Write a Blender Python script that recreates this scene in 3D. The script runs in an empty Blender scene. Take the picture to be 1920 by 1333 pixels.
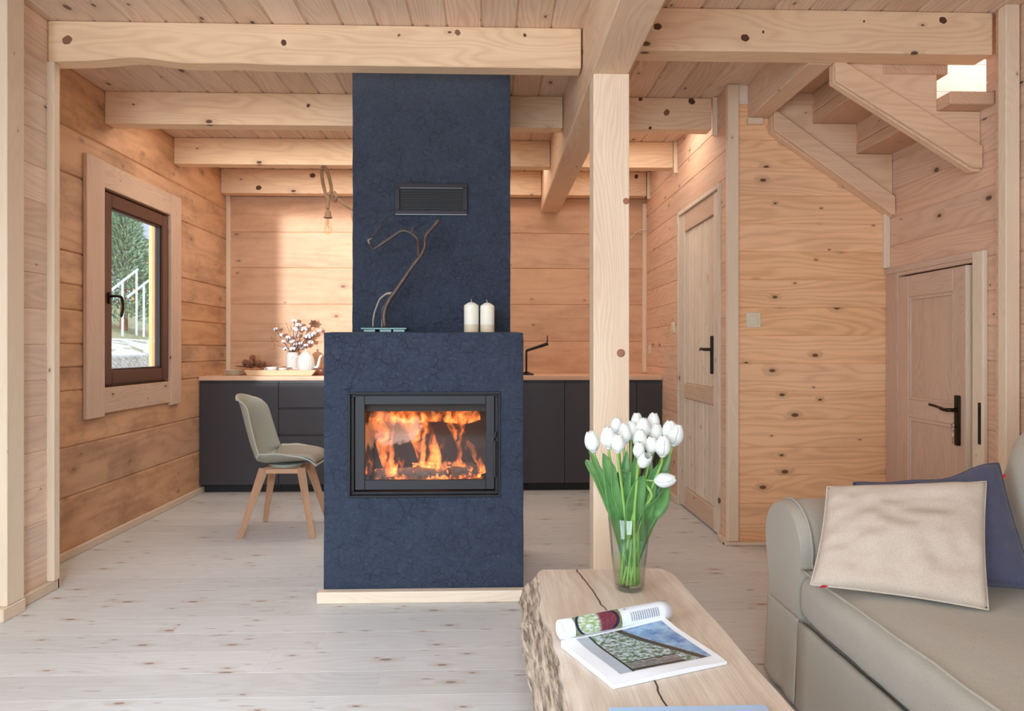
import bpy, bmesh, math, random
from mathutils import Vector, Matrix, noise
random.seed(7)
PI = math.pi
S = bpy.context.scene
COL = S.collection

# ---------------------------------------------------------------- camera
F, CX, CY, CAMZ = 1280.0, 960.0, 655.0, 1.15
TH = math.atan(40/1280)
cam = bpy.data.cameras.new('camera')
cam.sensor_width = 36; cam.lens = 36*F/1920
cam.shift_y = -(666.5-CY)/1920
cam.clip_start = .05
co = bpy.data.objects.new('camera', cam); COL.objects.link(co)
co.location = (0, 0, CAMZ); co.rotation_euler = (PI/2, 0, -TH)
S.camera = co

def at(px, py, X=None, Y=None, Z=None):
    "world point on the line of sight of a photo pixel, at a known wall (X), depth (Y) or height (Z)"
    u, v = (px-CX)/F, (py-CY)/F
    d = Vector((u*math.cos(TH)+math.sin(TH), math.cos(TH)-u*math.sin(TH), -v))
    t = X/d.x if X is not None else Y/d.y if Y is not None else (Z-CAMZ)/d.z
    return Vector((0, 0, CAMZ)) + d*t

# ---------------------------------------------------------------- world, lights, exposure
S.view_settings.view_transform = 'Standard'
S.view_settings.look = 'None'
S.view_settings.exposure = -0.12
S.view_settings.gamma = 1.0
S.view_settings.use_curve_mapping = False
S.cycles.use_denoising = True
S.cycles.max_bounces = 12; S.cycles.diffuse_bounces = 6; S.cycles.glossy_bounces = 4
S.cycles.transparent_max_bounces = 24; S.cycles.transmission_bounces = 8
S.cycles.volume_bounces = 0
S.cycles.sample_clamp_indirect = 6
S.cycles.caustics_reflective = False; S.cycles.caustics_refractive = False
w = bpy.data.worlds.new('sky'); S.world = w; w.use_nodes = True
nt = w.node_tree; bg = nt.nodes['Background']
sky = nt.nodes.new('ShaderNodeTexSky'); sky.sky_type = 'HOSEK_WILKIE'; sky.turbidity = 6
sky.sun_direction = (-.6, -.5, .62)
mx = nt.nodes.new('ShaderNodeMix'); mx.data_type = 'RGBA'; mx.inputs[0].default_value = .55
nt.links.new(sky.outputs[0], mx.inputs[6]); mx.inputs[7].default_value = (.82, .9, 1, 1)
nt.links.new(mx.outputs[2], bg.inputs[0]); bg.inputs[1].default_value = 4.2

def area(name, loc, to, sx, sy, power, col, spread=180):
    l = bpy.data.lights.new(name, 'AREA'); l.shape = 'RECTANGLE'; l.size = sx; l.size_y = sy
    l.energy = power; l.color = col; l.spread = math.radians(spread)
    o = bpy.data.objects.new(name, l); COL.objects.link(o); o.location = loc
    o.rotation_euler = (Vector(to)-Vector(loc)).to_track_quat('-Z', 'Y').to_euler()
    return o
sun = bpy.data.lights.new('sun', 'SUN'); sun.energy = 3.6; sun.angle = .012; sun.color = (.93, .97, 1)
so = bpy.data.objects.new('sun', sun); COL.objects.link(so)
so.rotation_euler = Vector((.01, 1, -.012)).to_track_quat('-Z', 'Y').to_euler()
COOL = (.70, .85, 1.0)
area('assumed_daylight_rear', (-.6, -2.9, 1.5), (.3, 3, 1.5), 2.4, 2.1, 135, COOL)  # added lamp inside the rear wall, standing for assumed daylight from behind
area('assumed_daylight_left', (-2.05, .7, 1.25), (1, 2.0, .8), 2.8, 2.1, 120, COOL)  # added cool lamp for assumed side daylight; left wall is solid, without a door
kp = area('kitchen_window_portal', (-2.45, 4.58, 1.52), (0, 4.58, 1.52), .8, 1.15, 1, COOL); kp.data.cycles.is_portal = True
area('added_floor_glow', (-.1, -1.2, 2.6), (-1.05, 2.45, 0), .5, .5, 20, (.70, .85, 1.0), 55)  # added lamp throwing a cool pool onto the floor, no real source
area('assumed_daylight_stair', (2.95, 3.35, 3.2), (2.95, 3.9, 2.4), .5, .3, 8, (.95, .97, 1))  # added lamp brightening the landing boards; the daylight upstairs is assumed
WARM = (1, .90, .80)  # lamps below are added fill for the kitchen, hidden between beams, no fittings
area('added_fill_front', (-.9, 3.62, 2.69), (-.9, 3.62, 0), 2.0, .35, 7, WARM)
area('added_fill_middle', (-1.0, 4.6, 2.69), (-1.0, 4.6, 0), 2.2, .4, 15, WARM)
area('added_fill_middle_right', (1.0, 4.6, 2.69), (1.0, 4.6, 0), .6, .4, 6, WARM)
area('added_fill_rear', (-.4, 5.55, 2.69), (-.4, 5.5, 0), 3.2, .4, 15, WARM)

# ---------------------------------------------------------------- mesh builder
class MB:
    def __init__(s): s.bm = bmesh.new(); s.uv = None
    def _add(s, verts, faces):
        vs = [s.bm.verts.new(v) for v in verts]
        fs = []
        for f in faces:
            try: fs.append(s.bm.faces.new([vs[i] for i in f]))
            except ValueError: pass
        return vs, fs
    def box(s, x0, x1, y0, y1, z0, z1, bevel=0, M=None, seg=1):
        x0, x1 = sorted((x0, x1)); y0, y1 = sorted((y0, y1)); z0, z1 = sorted((z0, z1))
        v = [Vector(p) for p in ((x0,y0,z0),(x1,y0,z0),(x1,y1,z0),(x0,y1,z0),(x0,y0,z1),(x1,y0,z1),(x1,y1,z1),(x0,y1,z1))]
        if M: v = [M @ p for p in v]
        vs, fs = s._add(v, ((0,3,2,1),(4,5,6,7),(0,1,5,4),(1,2,6,5),(2,3,7,6),(3,0,4,7)))
        if bevel:
            es = {e for f in fs for e in f.edges}
            bmesh.ops.bevel(s.bm, geom=list(es), offset=bevel, segments=seg, affect='EDGES', profile=.6)
        return s
    def prism(s, poly, axis, a, b, bevel=0, seg=1):
        "poly: 2D outline in the other two axes (order xyz without axis)"
        def P(p, c):
            q = list(p); q.insert(axis, c); return Vector(q)
        n = len(poly)
        v = [P(p, a) for p in poly] + [P(p, b) for p in poly]
        f = [tuple(range(n-1, -1, -1)), tuple(range(n, 2*n))] + [(i, (i+1) % n, n+(i+1) % n, n+i) for i in range(n)]
        vs, fs = s._add(v, f)
        bmesh.ops.recalc_face_normals(s.bm, faces=fs)
        if bevel:
            es = {e for ff in fs for e in ff.edges}
            bmesh.ops.bevel(s.bm, geom=list(es), offset=bevel, segments=seg, affect='EDGES', profile=.6)
        return s
    def tube(s, pts, r, seg=8, cap=True, flat=1.0, up=None):
        pts = [Vector(p) for p in pts]; n = len(pts)
        if not hasattr(r, '__len__'): r = [r]*n
        tang = []
        for i in range(n):
            a, b = pts[max(i-1, 0)], pts[min(i+1, n-1)]
            tang.append((b-a).normalized())
        ref = Vector(up) if up else (Vector((0, 0, 1)) if abs(tang[0].z) < .9 else Vector((0, 1, 0)))
        nrm = (ref - tang[0]*ref.dot(tang[0])).normalized()
        rings = []
        for i in range(n):
            nrm = (nrm - tang[i]*nrm.dot(tang[i])).normalized()
            bi = tang[i].cross(nrm)
            rings.append([s.bm.verts.new(pts[i] + (nrm*math.cos(2*PI*k/seg)*flat + bi*math.sin(2*PI*k/seg))*r[i]) for k in range(seg)])
        for i in range(n-1):
            for k in range(seg):
                s.bm.faces.new((rings[i][k], rings[i][(k+1) % seg], rings[i+1][(k+1) % seg], rings[i+1][k]))
        if cap:
            s.bm.faces.new(rings[0][::-1]); s.bm.faces.new(rings[-1])
        return s
    def lathe(s, prof, seg=32, c=(0, 0, 0), M=None, wob=None):
        "prof: (r,z) pairs; ends with r=0 close"
        c = Vector(c); rings = []
        for (r, z) in prof:
            if r <= 1e-6:
                p = Vector((0, 0, z)); p = M @ p if M else p
                rings.append([s.bm.verts.new(c+p)])
            else:
                ring = []
                for k in range(seg):
                    a = 2*PI*k/seg; rr = r*(wob(a, z) if wob else 1)
                    p = Vector((rr*math.cos(a), rr*math.sin(a), z)); p = M @ p if M else p
                    ring.append(s.bm.verts.new(c+p))
                rings.append(ring)
        for A, B in zip(rings, rings[1:]):
            for k in range(seg):
                k2 = (k+1) % seg
                if len(A) == 1 and len(B) == 1: continue
                if len(A) == 1: s.bm.faces.new((A[0], B[k2], B[k]))
                elif len(B) == 1: s.bm.faces.new((A[k], A[k2], B[0]))
                else: s.bm.faces.new((A[k], A[k2], B[k2], B[k]))
        return s
    def grid(s, nu, nv, fn, uv=False, closed_u=False):
        vs = [[s.bm.verts.new(fn(i/nu, j/nv)) for j in range(nv+1)] for i in range(nu if closed_u else nu+1)]
        lay = s.bm.loops.layers.uv.verify() if uv else None
        m = nu
        for i in range(m):
            for j in range(nv):
                i2 = (i+1) % nu if closed_u else i+1
                f = s.bm.faces.new((vs[i][j], vs[i2][j], vs[i2][j+1], vs[i][j+1]))
                if uv:
                    for l, (a, b) in zip(f.loops, ((i, j), (i+1, j), (i+1, j+1), (i, j+1))): l[lay].uv = (a/nu, b/nv)
        return vs
    def sphere(s, c, r, M=None, u=12, v=8):
        m = Matrix.Translation(c) @ (M or Matrix()) @ Matrix.Diagonal((*([r]*3 if not hasattr(r, '__len__') else r), 1))
        bmesh.ops.create_uvsphere(s.bm, u_segments=u, v_segments=v, radius=1, matrix=m)
        return s

def root_matrix(o):
    while o.parent: o = o.parent
    return Matrix.LocRotScale(o.location, o.rotation_euler, None)

def obj(name, mb, mat, parent=None, smooth=False, origin=None, local=False, mods=()):
    bm = mb.bm if isinstance(mb, MB) else mb
    bmesh.ops.recalc_face_normals(bm, faces=bm.faces) if not getattr(mb, 'keep', False) else None
    loc = Vector((0, 0, 0))
    if parent and not local: bm.transform(root_matrix(parent).inverted())
    elif not parent and origin is not None:
        if origin == 'base':
            xs = [v.co for v in bm.verts]
            loc = Vector(((min(v.x for v in xs)+max(v.x for v in xs))/2, (min(v.y for v in xs)+max(v.y for v in xs))/2, min(v.z for v in xs)))
        else: loc = Vector(origin)
        bm.transform(Matrix.Translation(-loc))
    me = bpy.data.meshes.new(name); bm.to_mesh(me); bm.free()
    o = bpy.data.objects.new(name, me); COL.objects.link(o)
    if isinstance(mat, (list, tuple)):
        for m in mat: me.materials.append(m)
    else: me.materials.append(mat)
    o.location = loc
    if parent: o.parent = parent
    if smooth:
        for p in me.polygons: p.use_smooth = True
        if smooth is not True:
            try: me.set_sharp_from_angle(angle=math.radians(smooth))
            except Exception: pass
    return o
def tag(o, label, cat, group=None):
    o['label'] = label; o['category'] = cat
    if group: o['group'] = group
    return o
def thing(name, label, cat, loc=(0, 0, 0), rz=0, group=None):
    o = bpy.data.objects.new(name, None); COL.objects.link(o); o.empty_display_size = .1
    o.location = loc; o.rotation_euler = (0, 0, rz)
    return tag(o, label, cat, group)
def struct(name, mb, mat, label=None, **k):
    o = obj(name, mb, mat, **k); o['kind'] = 'structure'
    if label: o['label'] = label
    return o
def dup(src, loc=None, rz=None, scale=None):
    c = src.copy(); COL.objects.link(c)
    if loc is not None: c.location = loc
    if rz is not None: c.rotation_euler.z = rz
    if scale: c.scale = (scale,)*3
    for ch in list(src.children):
        d = ch.copy(); COL.objects.link(d); d.parent = c
        for g in list(ch.children):
            e = g.copy(); COL.objects.link(e); e.parent = d
    return c
def smooth_path(pts, n=8):
    "Catmull-Rom through points (any dimension)"
    P = [Vector(p) for p in pts]; out = []
    for i in range(len(P)-1):
        p0 = P[i-1] if i else P[0]*2-P[1]; p1, p2 = P[i], P[i+1]
        p3 = P[i+2] if i+2 < len(P) else P[-1]*2-P[-2]
        for k in range(n):
            t = k/n
            out.append(.5*((2*p1)+(-p0+p2)*t+(2*p0-5*p1+4*p2-p3)*t*t+(-p0+3*p1-3*p2+p3)*t**3))
    out.append(P[-1]); return out

# ---------------------------------------------------------------- materials
def lin(c): return tuple(((x/255)/12.92 if x/255 <= .04045 else (((x/255)+.055)/1.055)**2.4) for x in c)+(1,)
class N:
    "tiny node helper"
    def __init__(s, name):
        s.m = bpy.data.materials.new(name); s.m.use_nodes = True; s.t = s.m.node_tree
        s.b = s.t.nodes['Principled BSDF']; s.out = s.t.nodes['Material Output']
    def n(s, typ, **kw):
        x = s.t.nodes.new('ShaderNode'+typ)
        for k, v in kw.items(): setattr(x, k, v)
        return x
    def put(s, sock, v):
        if v is None: return
        if hasattr(v, 'is_linked') or isinstance(v, bpy.types.NodeSocket): s.t.links.new(v, sock)
        else: sock.default_value = v
    def math(s, op, a, b=None, c=None, clamp=False):
        x = s.n('Math', operation=op); x.use_clamp = clamp
        for i, v in enumerate((a, b, c)): s.put(x.inputs[i], v)
        return x.outputs[0]
    def vec(s, op, a, b=None, scale=None):
        x = s.n('VectorMath', operation=op)
        s.put(x.inputs[0], a); s.put(x.inputs[1], b)
        if scale is not None: s.put(x.inputs[3], scale)
        return x.outputs[1] if op in ('LENGTH', 'DISTANCE', 'DOT_PRODUCT') else x.outputs[0]
    def comb(s, x, y, z):
        c = s.n('CombineXYZ')
        for i, v in enumerate((x, y, z)): s.put(c.inputs[i], v)
        return c.outputs[0]
    def noise(s, v, scale=1, detail=3, rough=.55, dist=0, out=0):
        x = s.n('TexNoise'); s.put(x.inputs['Vector'], v); x.inputs['Scale'].default_value = scale
        x.inputs['Detail'].default_value = detail; x.inputs['Roughness'].default_value = rough; x.inputs['Distortion'].default_value = dist
        return x.outputs[out]
    def voro(s, v, scale=1, feature='F1', rnd=1):
        x = s.n('TexVoronoi', feature=feature); s.put(x.inputs['Vector'], v); x.inputs['Scale'].default_value = scale
        x.inputs['Randomness'].default_value = rnd
        return x
    def map(s, v, a, b, c=0, d=1, smooth=False):
        x = s.n('MapRange'); x.interpolation_type = 'SMOOTHSTEP' if smooth else 'LINEAR'
        s.put(x.inputs[0], v)
        for i, q in enumerate((a, b, c, d)): s.put(x.inputs[i+1], q)
        return x.outputs[0]
    def mix(s, f, a, b, blend='MIX'):
        x = s.n('Mix', data_type='RGBA', blend_type=blend); s.put(x.inputs[0], f); s.put(x.inputs[6], a); s.put(x.inputs[7], b)
        return x.outputs[2]
    def bump(s, h, strength=.3, dist=.01, normal=None):
        x = s.n('Bump'); x.inputs['Strength'].default_value = strength; x.inputs['Distance'].default_value = dist
        s.put(x.inputs['Height'], h); s.put(x.inputs['Normal'], normal) if normal is not None else None
        return x.outputs[0]
    def P(s, **kw):
        for k, v in kw.items(): s.put(s.b.inputs[k.replace('_', ' ')], v)
        return s.m
    def objc(s): return s.n('TexCoord').outputs['Object']

def plain(name, rgb, rough=.5, metal=0, **kw):
    n = N(name); return n.P(Base_Color=lin(rgb), Roughness=rough, Metallic=metal, **kw)

def pale(c, sat, up):
    g = sum(c)/3; return tuple(min(255, (g+(x-g)*sat)*up) for x in c)
SAT, UP = .81, 1.05
def pine(name, axis, light, dark, knot=(92, 56, 36), freq=26, kscale=2.6, keep=.55, krad=.13, island=.10,
         grain=.75, rough=.55, bump=.12, tint=None, kflat=(1, 1), knotmix=.9, halo=.35, streak=.0, blotch=0):
    """planed softwood; axis = grain direction. Knots are cells of a 3D voronoi, the rings bend round them."""
    freq = freq*1.9
    light, dark, knot = pale(light, SAT, UP), pale(dark, SAT, UP), pale(knot, .9, .95)
    n = N(name); tc = n.objc(); sep = n.n('SeparateXYZ'); n.put(sep.inputs[0], tc)
    X = [sep.outputs[i] for i in range(3)]
    u = X[axis]; v, w_ = [X[i] for i in range(3) if i != axis]
    rnd = n.n('NewGeometry').outputs['Random Per Island']
    u2 = n.math('ADD', u, n.math('MULTIPLY', rnd, 37.3)); v2 = n.math('ADD', v, n.math('MULTIPLY', rnd, 11.7)); w2 = n.math('ADD', w_, n.math('MULTIPLY', rnd, 7.9))
    kv = n.comb(n.math('MULTIPLY', u2, kflat[0]), n.math('MULTIPLY', n.math('ADD', v2, w2), 1.9*kflat[1]), 0.0)
    vo = n.voro(kv, kscale); vo.voronoi_dimensions = '2D'; krad = krad*.52; d = vo.outputs['Distance']
    cs = n.n('SeparateColor'); n.put(cs.inputs[0], vo.outputs['Color'])
    gate = n.math('LESS_THAN', cs.outputs[0], keep)
    rad = n.map(n.math('POWER', cs.outputs[1], 2.0), 0, 1, krad*.3, krad*1.15)
    kn = n.math('MULTIPLY', n.map(d, rad, n.math('MULTIPLY', rad, .6), 0, 1, True), gate)
    hal = n.math('MULTIPLY', n.map(d, n.math('MULTIPLY', rad, 3.2), n.math('MULTIPLY', rad, .8), 0, 1, True), gate)
    warp = n.noise(n.comb(n.math('MULTIPLY', u2, .9), n.math('MULTIPLY', v2, 5), n.math('MULTIPLY', w2, 5)), 1, 2, .5)
    f1 = n.math('ADD', n.math('MULTIPLY', v2, freq), n.math('MULTIPLY', w2, freq*.45))
    f2 = n.math('ADD', n.math('ADD', f1, n.math('MULTIPLY', warp, freq*.27)), n.math('MULTIPLY', hal, 1.0))
    ring = n.math('ADD', n.math('MULTIPLY', n.math('SINE', n.math('MULTIPLY', f2, 6.283)), .5), .5)
    ring = n.math('POWER', ring, 1.6)
    fine = n.noise(n.comb(n.math('MULTIPLY', u2, 3.5), n.math('MULTIPLY', v2, 160), n.math('MULTIPLY', w2, 160)), 1, 3, .6)
    broad = n.noise(n.comb(n.math('MULTIPLY', u2, 1.3), n.math('MULTIPLY', v2, 7), n.math('MULTIPLY', w2, 7)), 1, 3, .6)
    g = n.math('ADD', n.math('MULTIPLY', ring, .42*grain), n.math('MULTIPLY', n.math('SUBTRACT', fine, .5), .75*grain))
    g = n.math('ADD', g, n.math('MULTIPLY', n.math('SUBTRACT', broad, .45), 1.1), clamp=True)
    c = n.mix(g, lin(light), lin(dark))
    mid = tuple((a+b)/2 for a, b in zip(light, dark))
    c = n.mix(n.math('MULTIPLY', hal, halo), c, lin(tuple(m*.86 for m in mid)))
    kc = n.mix(n.map(d, 0, rad, 0, 1), lin(tuple(k*.75 for k in knot)), lin(knot))
    c = n.mix(n.math('MULTIPLY', kn, knotmix), c, kc)
    if blotch:
        bl = n.noise(n.comb(n.math('MULTIPLY', u2, 2.2), n.math('MULTIPLY', v2, 4.5), n.math('MULTIPLY', w2, 4.5)), 1, 5, .7)
        c = n.mix(n.map(bl, .46, .66, 0, blotch), c, lin(tuple(q*.74 for q in dark)))
    if streak:
        st = n.noise(n.comb(n.math('MULTIPLY', u2, 6), n.math('MULTIPLY', v2, 45), n.math('MULTIPLY', w2, 45)), 1, 2, .5)
        sm = n.map(st, .70, .76, 0, streak, True); c = n.mix(sm, c, lin(tuple(k*1.15 for k in knot)))
    val = n.map(rnd, 0, 1, 1-island, 1+island)
    hsv = n.n('HueSaturation'); n.put(hsv.inputs['Value'], val); n.put(hsv.inputs['Color'], c)
    n.put(hsv.inputs['Saturation'], n.map(n.math('FRACT', n.math('MULTIPLY', rnd, 7.31)), 0, 1, 1-island*.9, 1+island*.9))
    h = n.math('SUBTRACT', n.math('MULTIPLY', fine, .6), n.math('MULTIPLY', ring, .4))
    return n.P(Base_Color=hsv.outputs[0], Roughness=n.map(fine, 0, 1, rough-.08, rough+.1), Normal=n.bump(h, bump, .004), Specular_IOR_Level=.35)

WL, WD = (226, 186, 150), (186, 136, 98)
M = {}
M['ceil'] = pine('ceiling_pine', 1, (224, 192, 164), (186, 146, 116), krad=.15, keep=.6, knot=(128, 88, 62))
M['beamx'] = pine('beam_pine', 0, (232, 196, 154), (204, 158, 116), knot=(88, 52, 36), kscale=2.3, keep=.6, krad=.13, freq=30, island=.03)
M['beamy'] = pine('beam_pine_lengthwise', 1, (222, 188, 154), (196, 156, 120), knot=(120, 84, 62), kscale=1.6, keep=.35, krad=.08, freq=30, island=.03)
M['post'] = pine('post_pine', 2, (236, 210, 178), (210, 174, 138), knot=(170, 118, 84), kscale=1.3, keep=.3, krad=.07, freq=42, island=.03)
M['trim'] = pine('trim_pine', 2, (226, 206, 178), (206, 180, 148), knot=(170, 130, 100), kscale=3, keep=.35, krad=.08, freq=50, island=.04, grain=.5)
M['trimx'] = pine('skirting_pine', 0, (222, 200, 172), (200, 172, 142), knot=(150, 110, 84), kscale=3, keep=.4, krad=.09, freq=50, island=.04, grain=.5)
M['trimy'] = pine('skirting_pine_lengthwise', 1, (212, 190, 164), (192, 164, 136), knot=(140, 100, 76), kscale=3, keep=.4, krad=.09, freq=50, island=.04, grain=.5)
M['wallK'] = pine('log_wall_side', 1, (212, 162, 120), (172, 124, 88), knot=(138, 94, 66), kscale=2.2, keep=.35, krad=.14, freq=9, island=.08, grain=.62, halo=.6, knotmix=.45, bump=.4, blotch=.5)
M['wallB'] = pine('log_wall_back', 0, (216, 168, 128), (184, 132, 94), knot=(108, 70, 50), kscale=2.2, keep=.45, krad=.10, freq=10, island=.05, grain=.55, halo=.5, knotmix=.7, bump=.25, blotch=.25)
M['wallN'] = pine('cladding_side', 1, (228, 200, 176), (198, 164, 138), knot=(140, 98, 74), kscale=3, keep=.5, krad=.12, freq=24)
M['wallF'] = pine('cladding_front', 0, (244, 190, 138), (212, 152, 102), knot=(112, 66, 42), kscale=3.6, keep=.75, krad=.17, freq=22, island=.05, halo=.6, grain=1.0)
M['wallR'] = pine('cladding_right', 1, (222, 180, 148), (188, 142, 112), knot=(110, 70, 50), kscale=3.2, keep=.65, krad=.15, freq=24, island=.05)
M['wallU'] = pine('cladding_lit_pale', 0, (236, 222, 210), (220, 200, 188), knot=(150, 120, 110), kscale=3, keep=.5, krad=.08, freq=24)  # colour paled to stand for strong daylight on the boards
M['door'] = pine('door_pine', 2, (216, 200, 178), (190, 166, 142), knot=(96, 62, 46), kscale=2.6, keep=.6, krad=.10, freq=30, streak=.5, island=.05)
M['doorx'] = pine('door_pine_rail', 0, (206, 176, 150), (180, 144, 118), knot=(110, 74, 56), kscale=3, keep=.4, krad=.1, freq=40, island=.02)
M['doory'] = pine('door_pine_rail_lengthwise', 1, (206, 176, 150), (180, 144, 118), knot=(110, 74, 56), kscale=3, keep=.4, krad=.1, freq=40, island=.02)
M['oakz'] = pine('oak_door_wood', 2, (208, 174, 150), (182, 146, 122), kscale=1, keep=0, freq=60, grain=.8, island=.03)
M['oaky'] = pine('oak_door_wood_cross', 1, (208, 174, 150), (182, 146, 122), kscale=1, keep=0, freq=60, grain=.8, island=.03)
M['stair'] = pine('stair_pine', 0, (226, 186, 148), (202, 154, 114), knot=(120, 78, 54), kscale=2.2, keep=.35, krad=.09, freq=26, island=.03)
M['stairy'] = pine('stair_pine_cross', 1, (210, 168, 134), (180, 136, 104), knot=(120, 78, 54), kscale=2.2, keep=.4, krad=.09, freq=26, island=.05)
M['winpine'] = pine('window_casing_pine', 2, (206, 176, 152), (182, 148, 124), knot=(104, 68, 50), kscale=2, keep=.45, krad=.09, freq=36, island=.03)
M['worktop'] = pine('beech_worktop', 0, (222, 176, 138), (194, 144, 106), kscale=1, keep=0, freq=60, grain=.6, rough=.4, island=.08)
M['chairwood'] = pine('beech_leg', 2, (200, 150, 112), (168, 118, 84), kscale=1, keep=0, freq=60, grain=.7, rough=.45, island=.04)
M['tray'] = pine('tray_wood', 0, (220, 184, 136), (196, 154, 108), kscale=1, keep=0, freq=50, grain=.6)

def floor_mat():
    n = N('whitewashed_floor'); tc = n.objc(); sep = n.n('SeparateXYZ'); n.put(sep.inputs[0], tc)
    X, Y = sep.outputs[0], sep.outputs[1]
    rnd = n.n('NewGeometry').outputs['Random Per Island']
    x2 = n.math('ADD', X, n.math('MULTIPLY', rnd, 31)); y2 = n.math('ADD', Y, n.math('MULTIPLY', rnd, 9))
    vo = n.voro(n.comb(n.math('MULTIPLY', x2, .9), n.math('MULTIPLY', y2, 2.6), 0.0), 3.0); vo.voronoi_dimensions = '2D'; d = vo.outputs['Distance']
    cs = n.n('SeparateColor'); n.put(cs.inputs[0], vo.outputs['Color'])
    gate = n.math('LESS_THAN', cs.outputs[0], .55); rad = n.map(cs.outputs[1], 0, 1, .03, .085)
    kn = n.math('MULTIPLY', n.map(d, rad, n.math('MULTIPLY', rad, .55), 0, 1, True), gate)
    hal = n.math('MULTIPLY', n.map(d, n.math('MULTIPLY', rad, 3), rad, 0, 1, True), gate)
    warp = n.noise(n.comb(n.math('MULTIPLY', x2, .9), n.math('MULTIPLY', y2, 6), 0.0), 1, 2)
    ring = n.math('SINE', n.math('MULTIPLY', n.math('ADD', n.math('MULTIPLY', y2, 30), n.math('ADD', n.math('MULTIPLY', warp, 14), n.math('MULTIPLY', hal, 1.4))), 6.283))
    fine = n.noise(n.comb(n.math('MULTIPLY', x2, 4), n.math('MULTIPLY', y2, 150), 0.0), 1, 3, .6)
    dash = n.noise(n.comb(n.math('MULTIPLY', x2, 9), n.math('MULTIPLY', y2, 75), rnd), 1, 1, .5)
    g = n.math('ADD', n.math('MULTIPLY', n.math('ADD', n.math('MULTIPLY', ring, .5), .5), .3), n.math('MULTIPLY', n.math('SUBTRACT', fine, .4), .8), clamp=True)
    c = n.mix(g, lin((206, 208, 207)), lin((186, 181, 174)))
    c = n.mix(n.map(dash, .71, .77, 0, .7, True), c, lin((122, 92, 74)))
    c = n.mix(n.math('MULTIPLY', hal, .35), c, lin((178, 150, 128)))
    c = n.mix(n.math('MULTIPLY', kn, .75), c, lin((126, 92, 72)))
    hsv = n.n('HueSaturation'); n.put(hsv.inputs['Color'], c); n.put(hsv.inputs['Value'], n.map(rnd, 0, 1, .93, 1.05))
    return n.P(Base_Color=hsv.outputs[0], Roughness=n.map(fine, 0, 1, .34, .5), Normal=n.bump(fine, .06, .003))
M['floor'] = floor_mat()

def plaster():
    n = N('dark_blue_plaster'); tc = n.objc()
    a = n.noise(tc, 60, 6, .75, .8); b = n.noise(tc, 9, 4, .6, 1.2); e = n.voro(n.vec('ADD', tc, n.vec('SCALE', n.noise(tc, 12, 3, out=1), scale=.06)), 26, 'DISTANCE_TO_EDGE').outputs[0]
    crack = n.math('MULTIPLY', n.map(e, 0, .035, 1, 0, True), n.map(b, .42, .60, 0, 1, True))
    c = n.mix(n.map(a, .3, .7), lin((32, 43, 60)), lin((62, 77, 100)))
    c = n.mix(n.map(b, .35, .7, 0, .6), c, lin((44, 56, 74)))
    c = n.mix(n.math('MULTIPLY', crack, .25), c, lin((34, 42, 56)))
    sp = n.voro(tc, 55); sc = n.n('SeparateColor'); n.put(sc.inputs[0], sp.outputs['Color'])
    dot = n.math('MULTIPLY', n.map(sp.outputs['Distance'], .09, .05), n.math('MULTIPLY', n.math('LESS_THAN', sc.outputs[0], .22), n.map(n.noise(tc, 3.1, 3, .7), .50, .58)))
    c = n.mix(dot, c, lin((190, 200, 212)))
    h = n.math('SUBTRACT', n.math('ADD', n.math('MULTIPLY', a, .7), n.math('MULTIPLY', b, .6)), n.math('MULTIPLY', crack, .3))
    return n.P(Base_Color=c, Roughness=.58, Normal=n.bump(h, .95, .014), Specular_IOR_Level=.5)
M['plaster'] = plaster()
M['black'] = plain('black_steel', (38, 38, 42), .42, .3)
M['steel'] = plain('stove_door_steel', (40, 40, 44), .55, .2)
M['blackmatt'] = plain('black_matt', (14, 14, 18), .6)
M['grille'] = plain('dark_grille_frame', (30, 26, 32), .35, .5)
M['chrome'] = plain('chrome', (200, 200, 200), .15, 1)
M['bronze'] = plain('dark_bronze_handle', (50, 44, 34), .32, .85)
M['ceramic'] = plain('white_ceramic', (208, 206, 200), .22)
M['cream'] = plain('cream_ceramic', (226, 214, 190), .25)
M['brownc'] = plain('brown_stoneware', (112, 66, 46), .3)
M['plastic'] = plain('cream_plastic', (222, 214, 192), .35)
M['wax'] = plain('candle_wax', (240, 236, 222), .5, Subsurface_Weight=.25)
M['waxbase'] = plain('candle_tinted_base', (222, 204, 176), .5)
M['petal'] = plain('white_petal', (238, 236, 226), .5, Subsurface_Weight=.2)
M['tulipcore'] = plain('pale_green_petal_base', (206, 214, 160), .5)
M['red'] = plain('red_label', (176, 30, 52), .6)
M['paper'] = plain('white_paper', (226, 232, 238), .45)
M['bluepaper'] = plain('light_blue_cover', (170, 200, 232), .35)
M['bread'] = plain('brown_pine_cone', (158, 112, 82), .8)
M['boll'] = plain('cotton_fluff', (226, 230, 240), .9)
M['husk'] = plain('brown_husk', (110, 70, 50), .8)
M['twig'] = plain('thin_twig', (88, 64, 54), .8)

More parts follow.
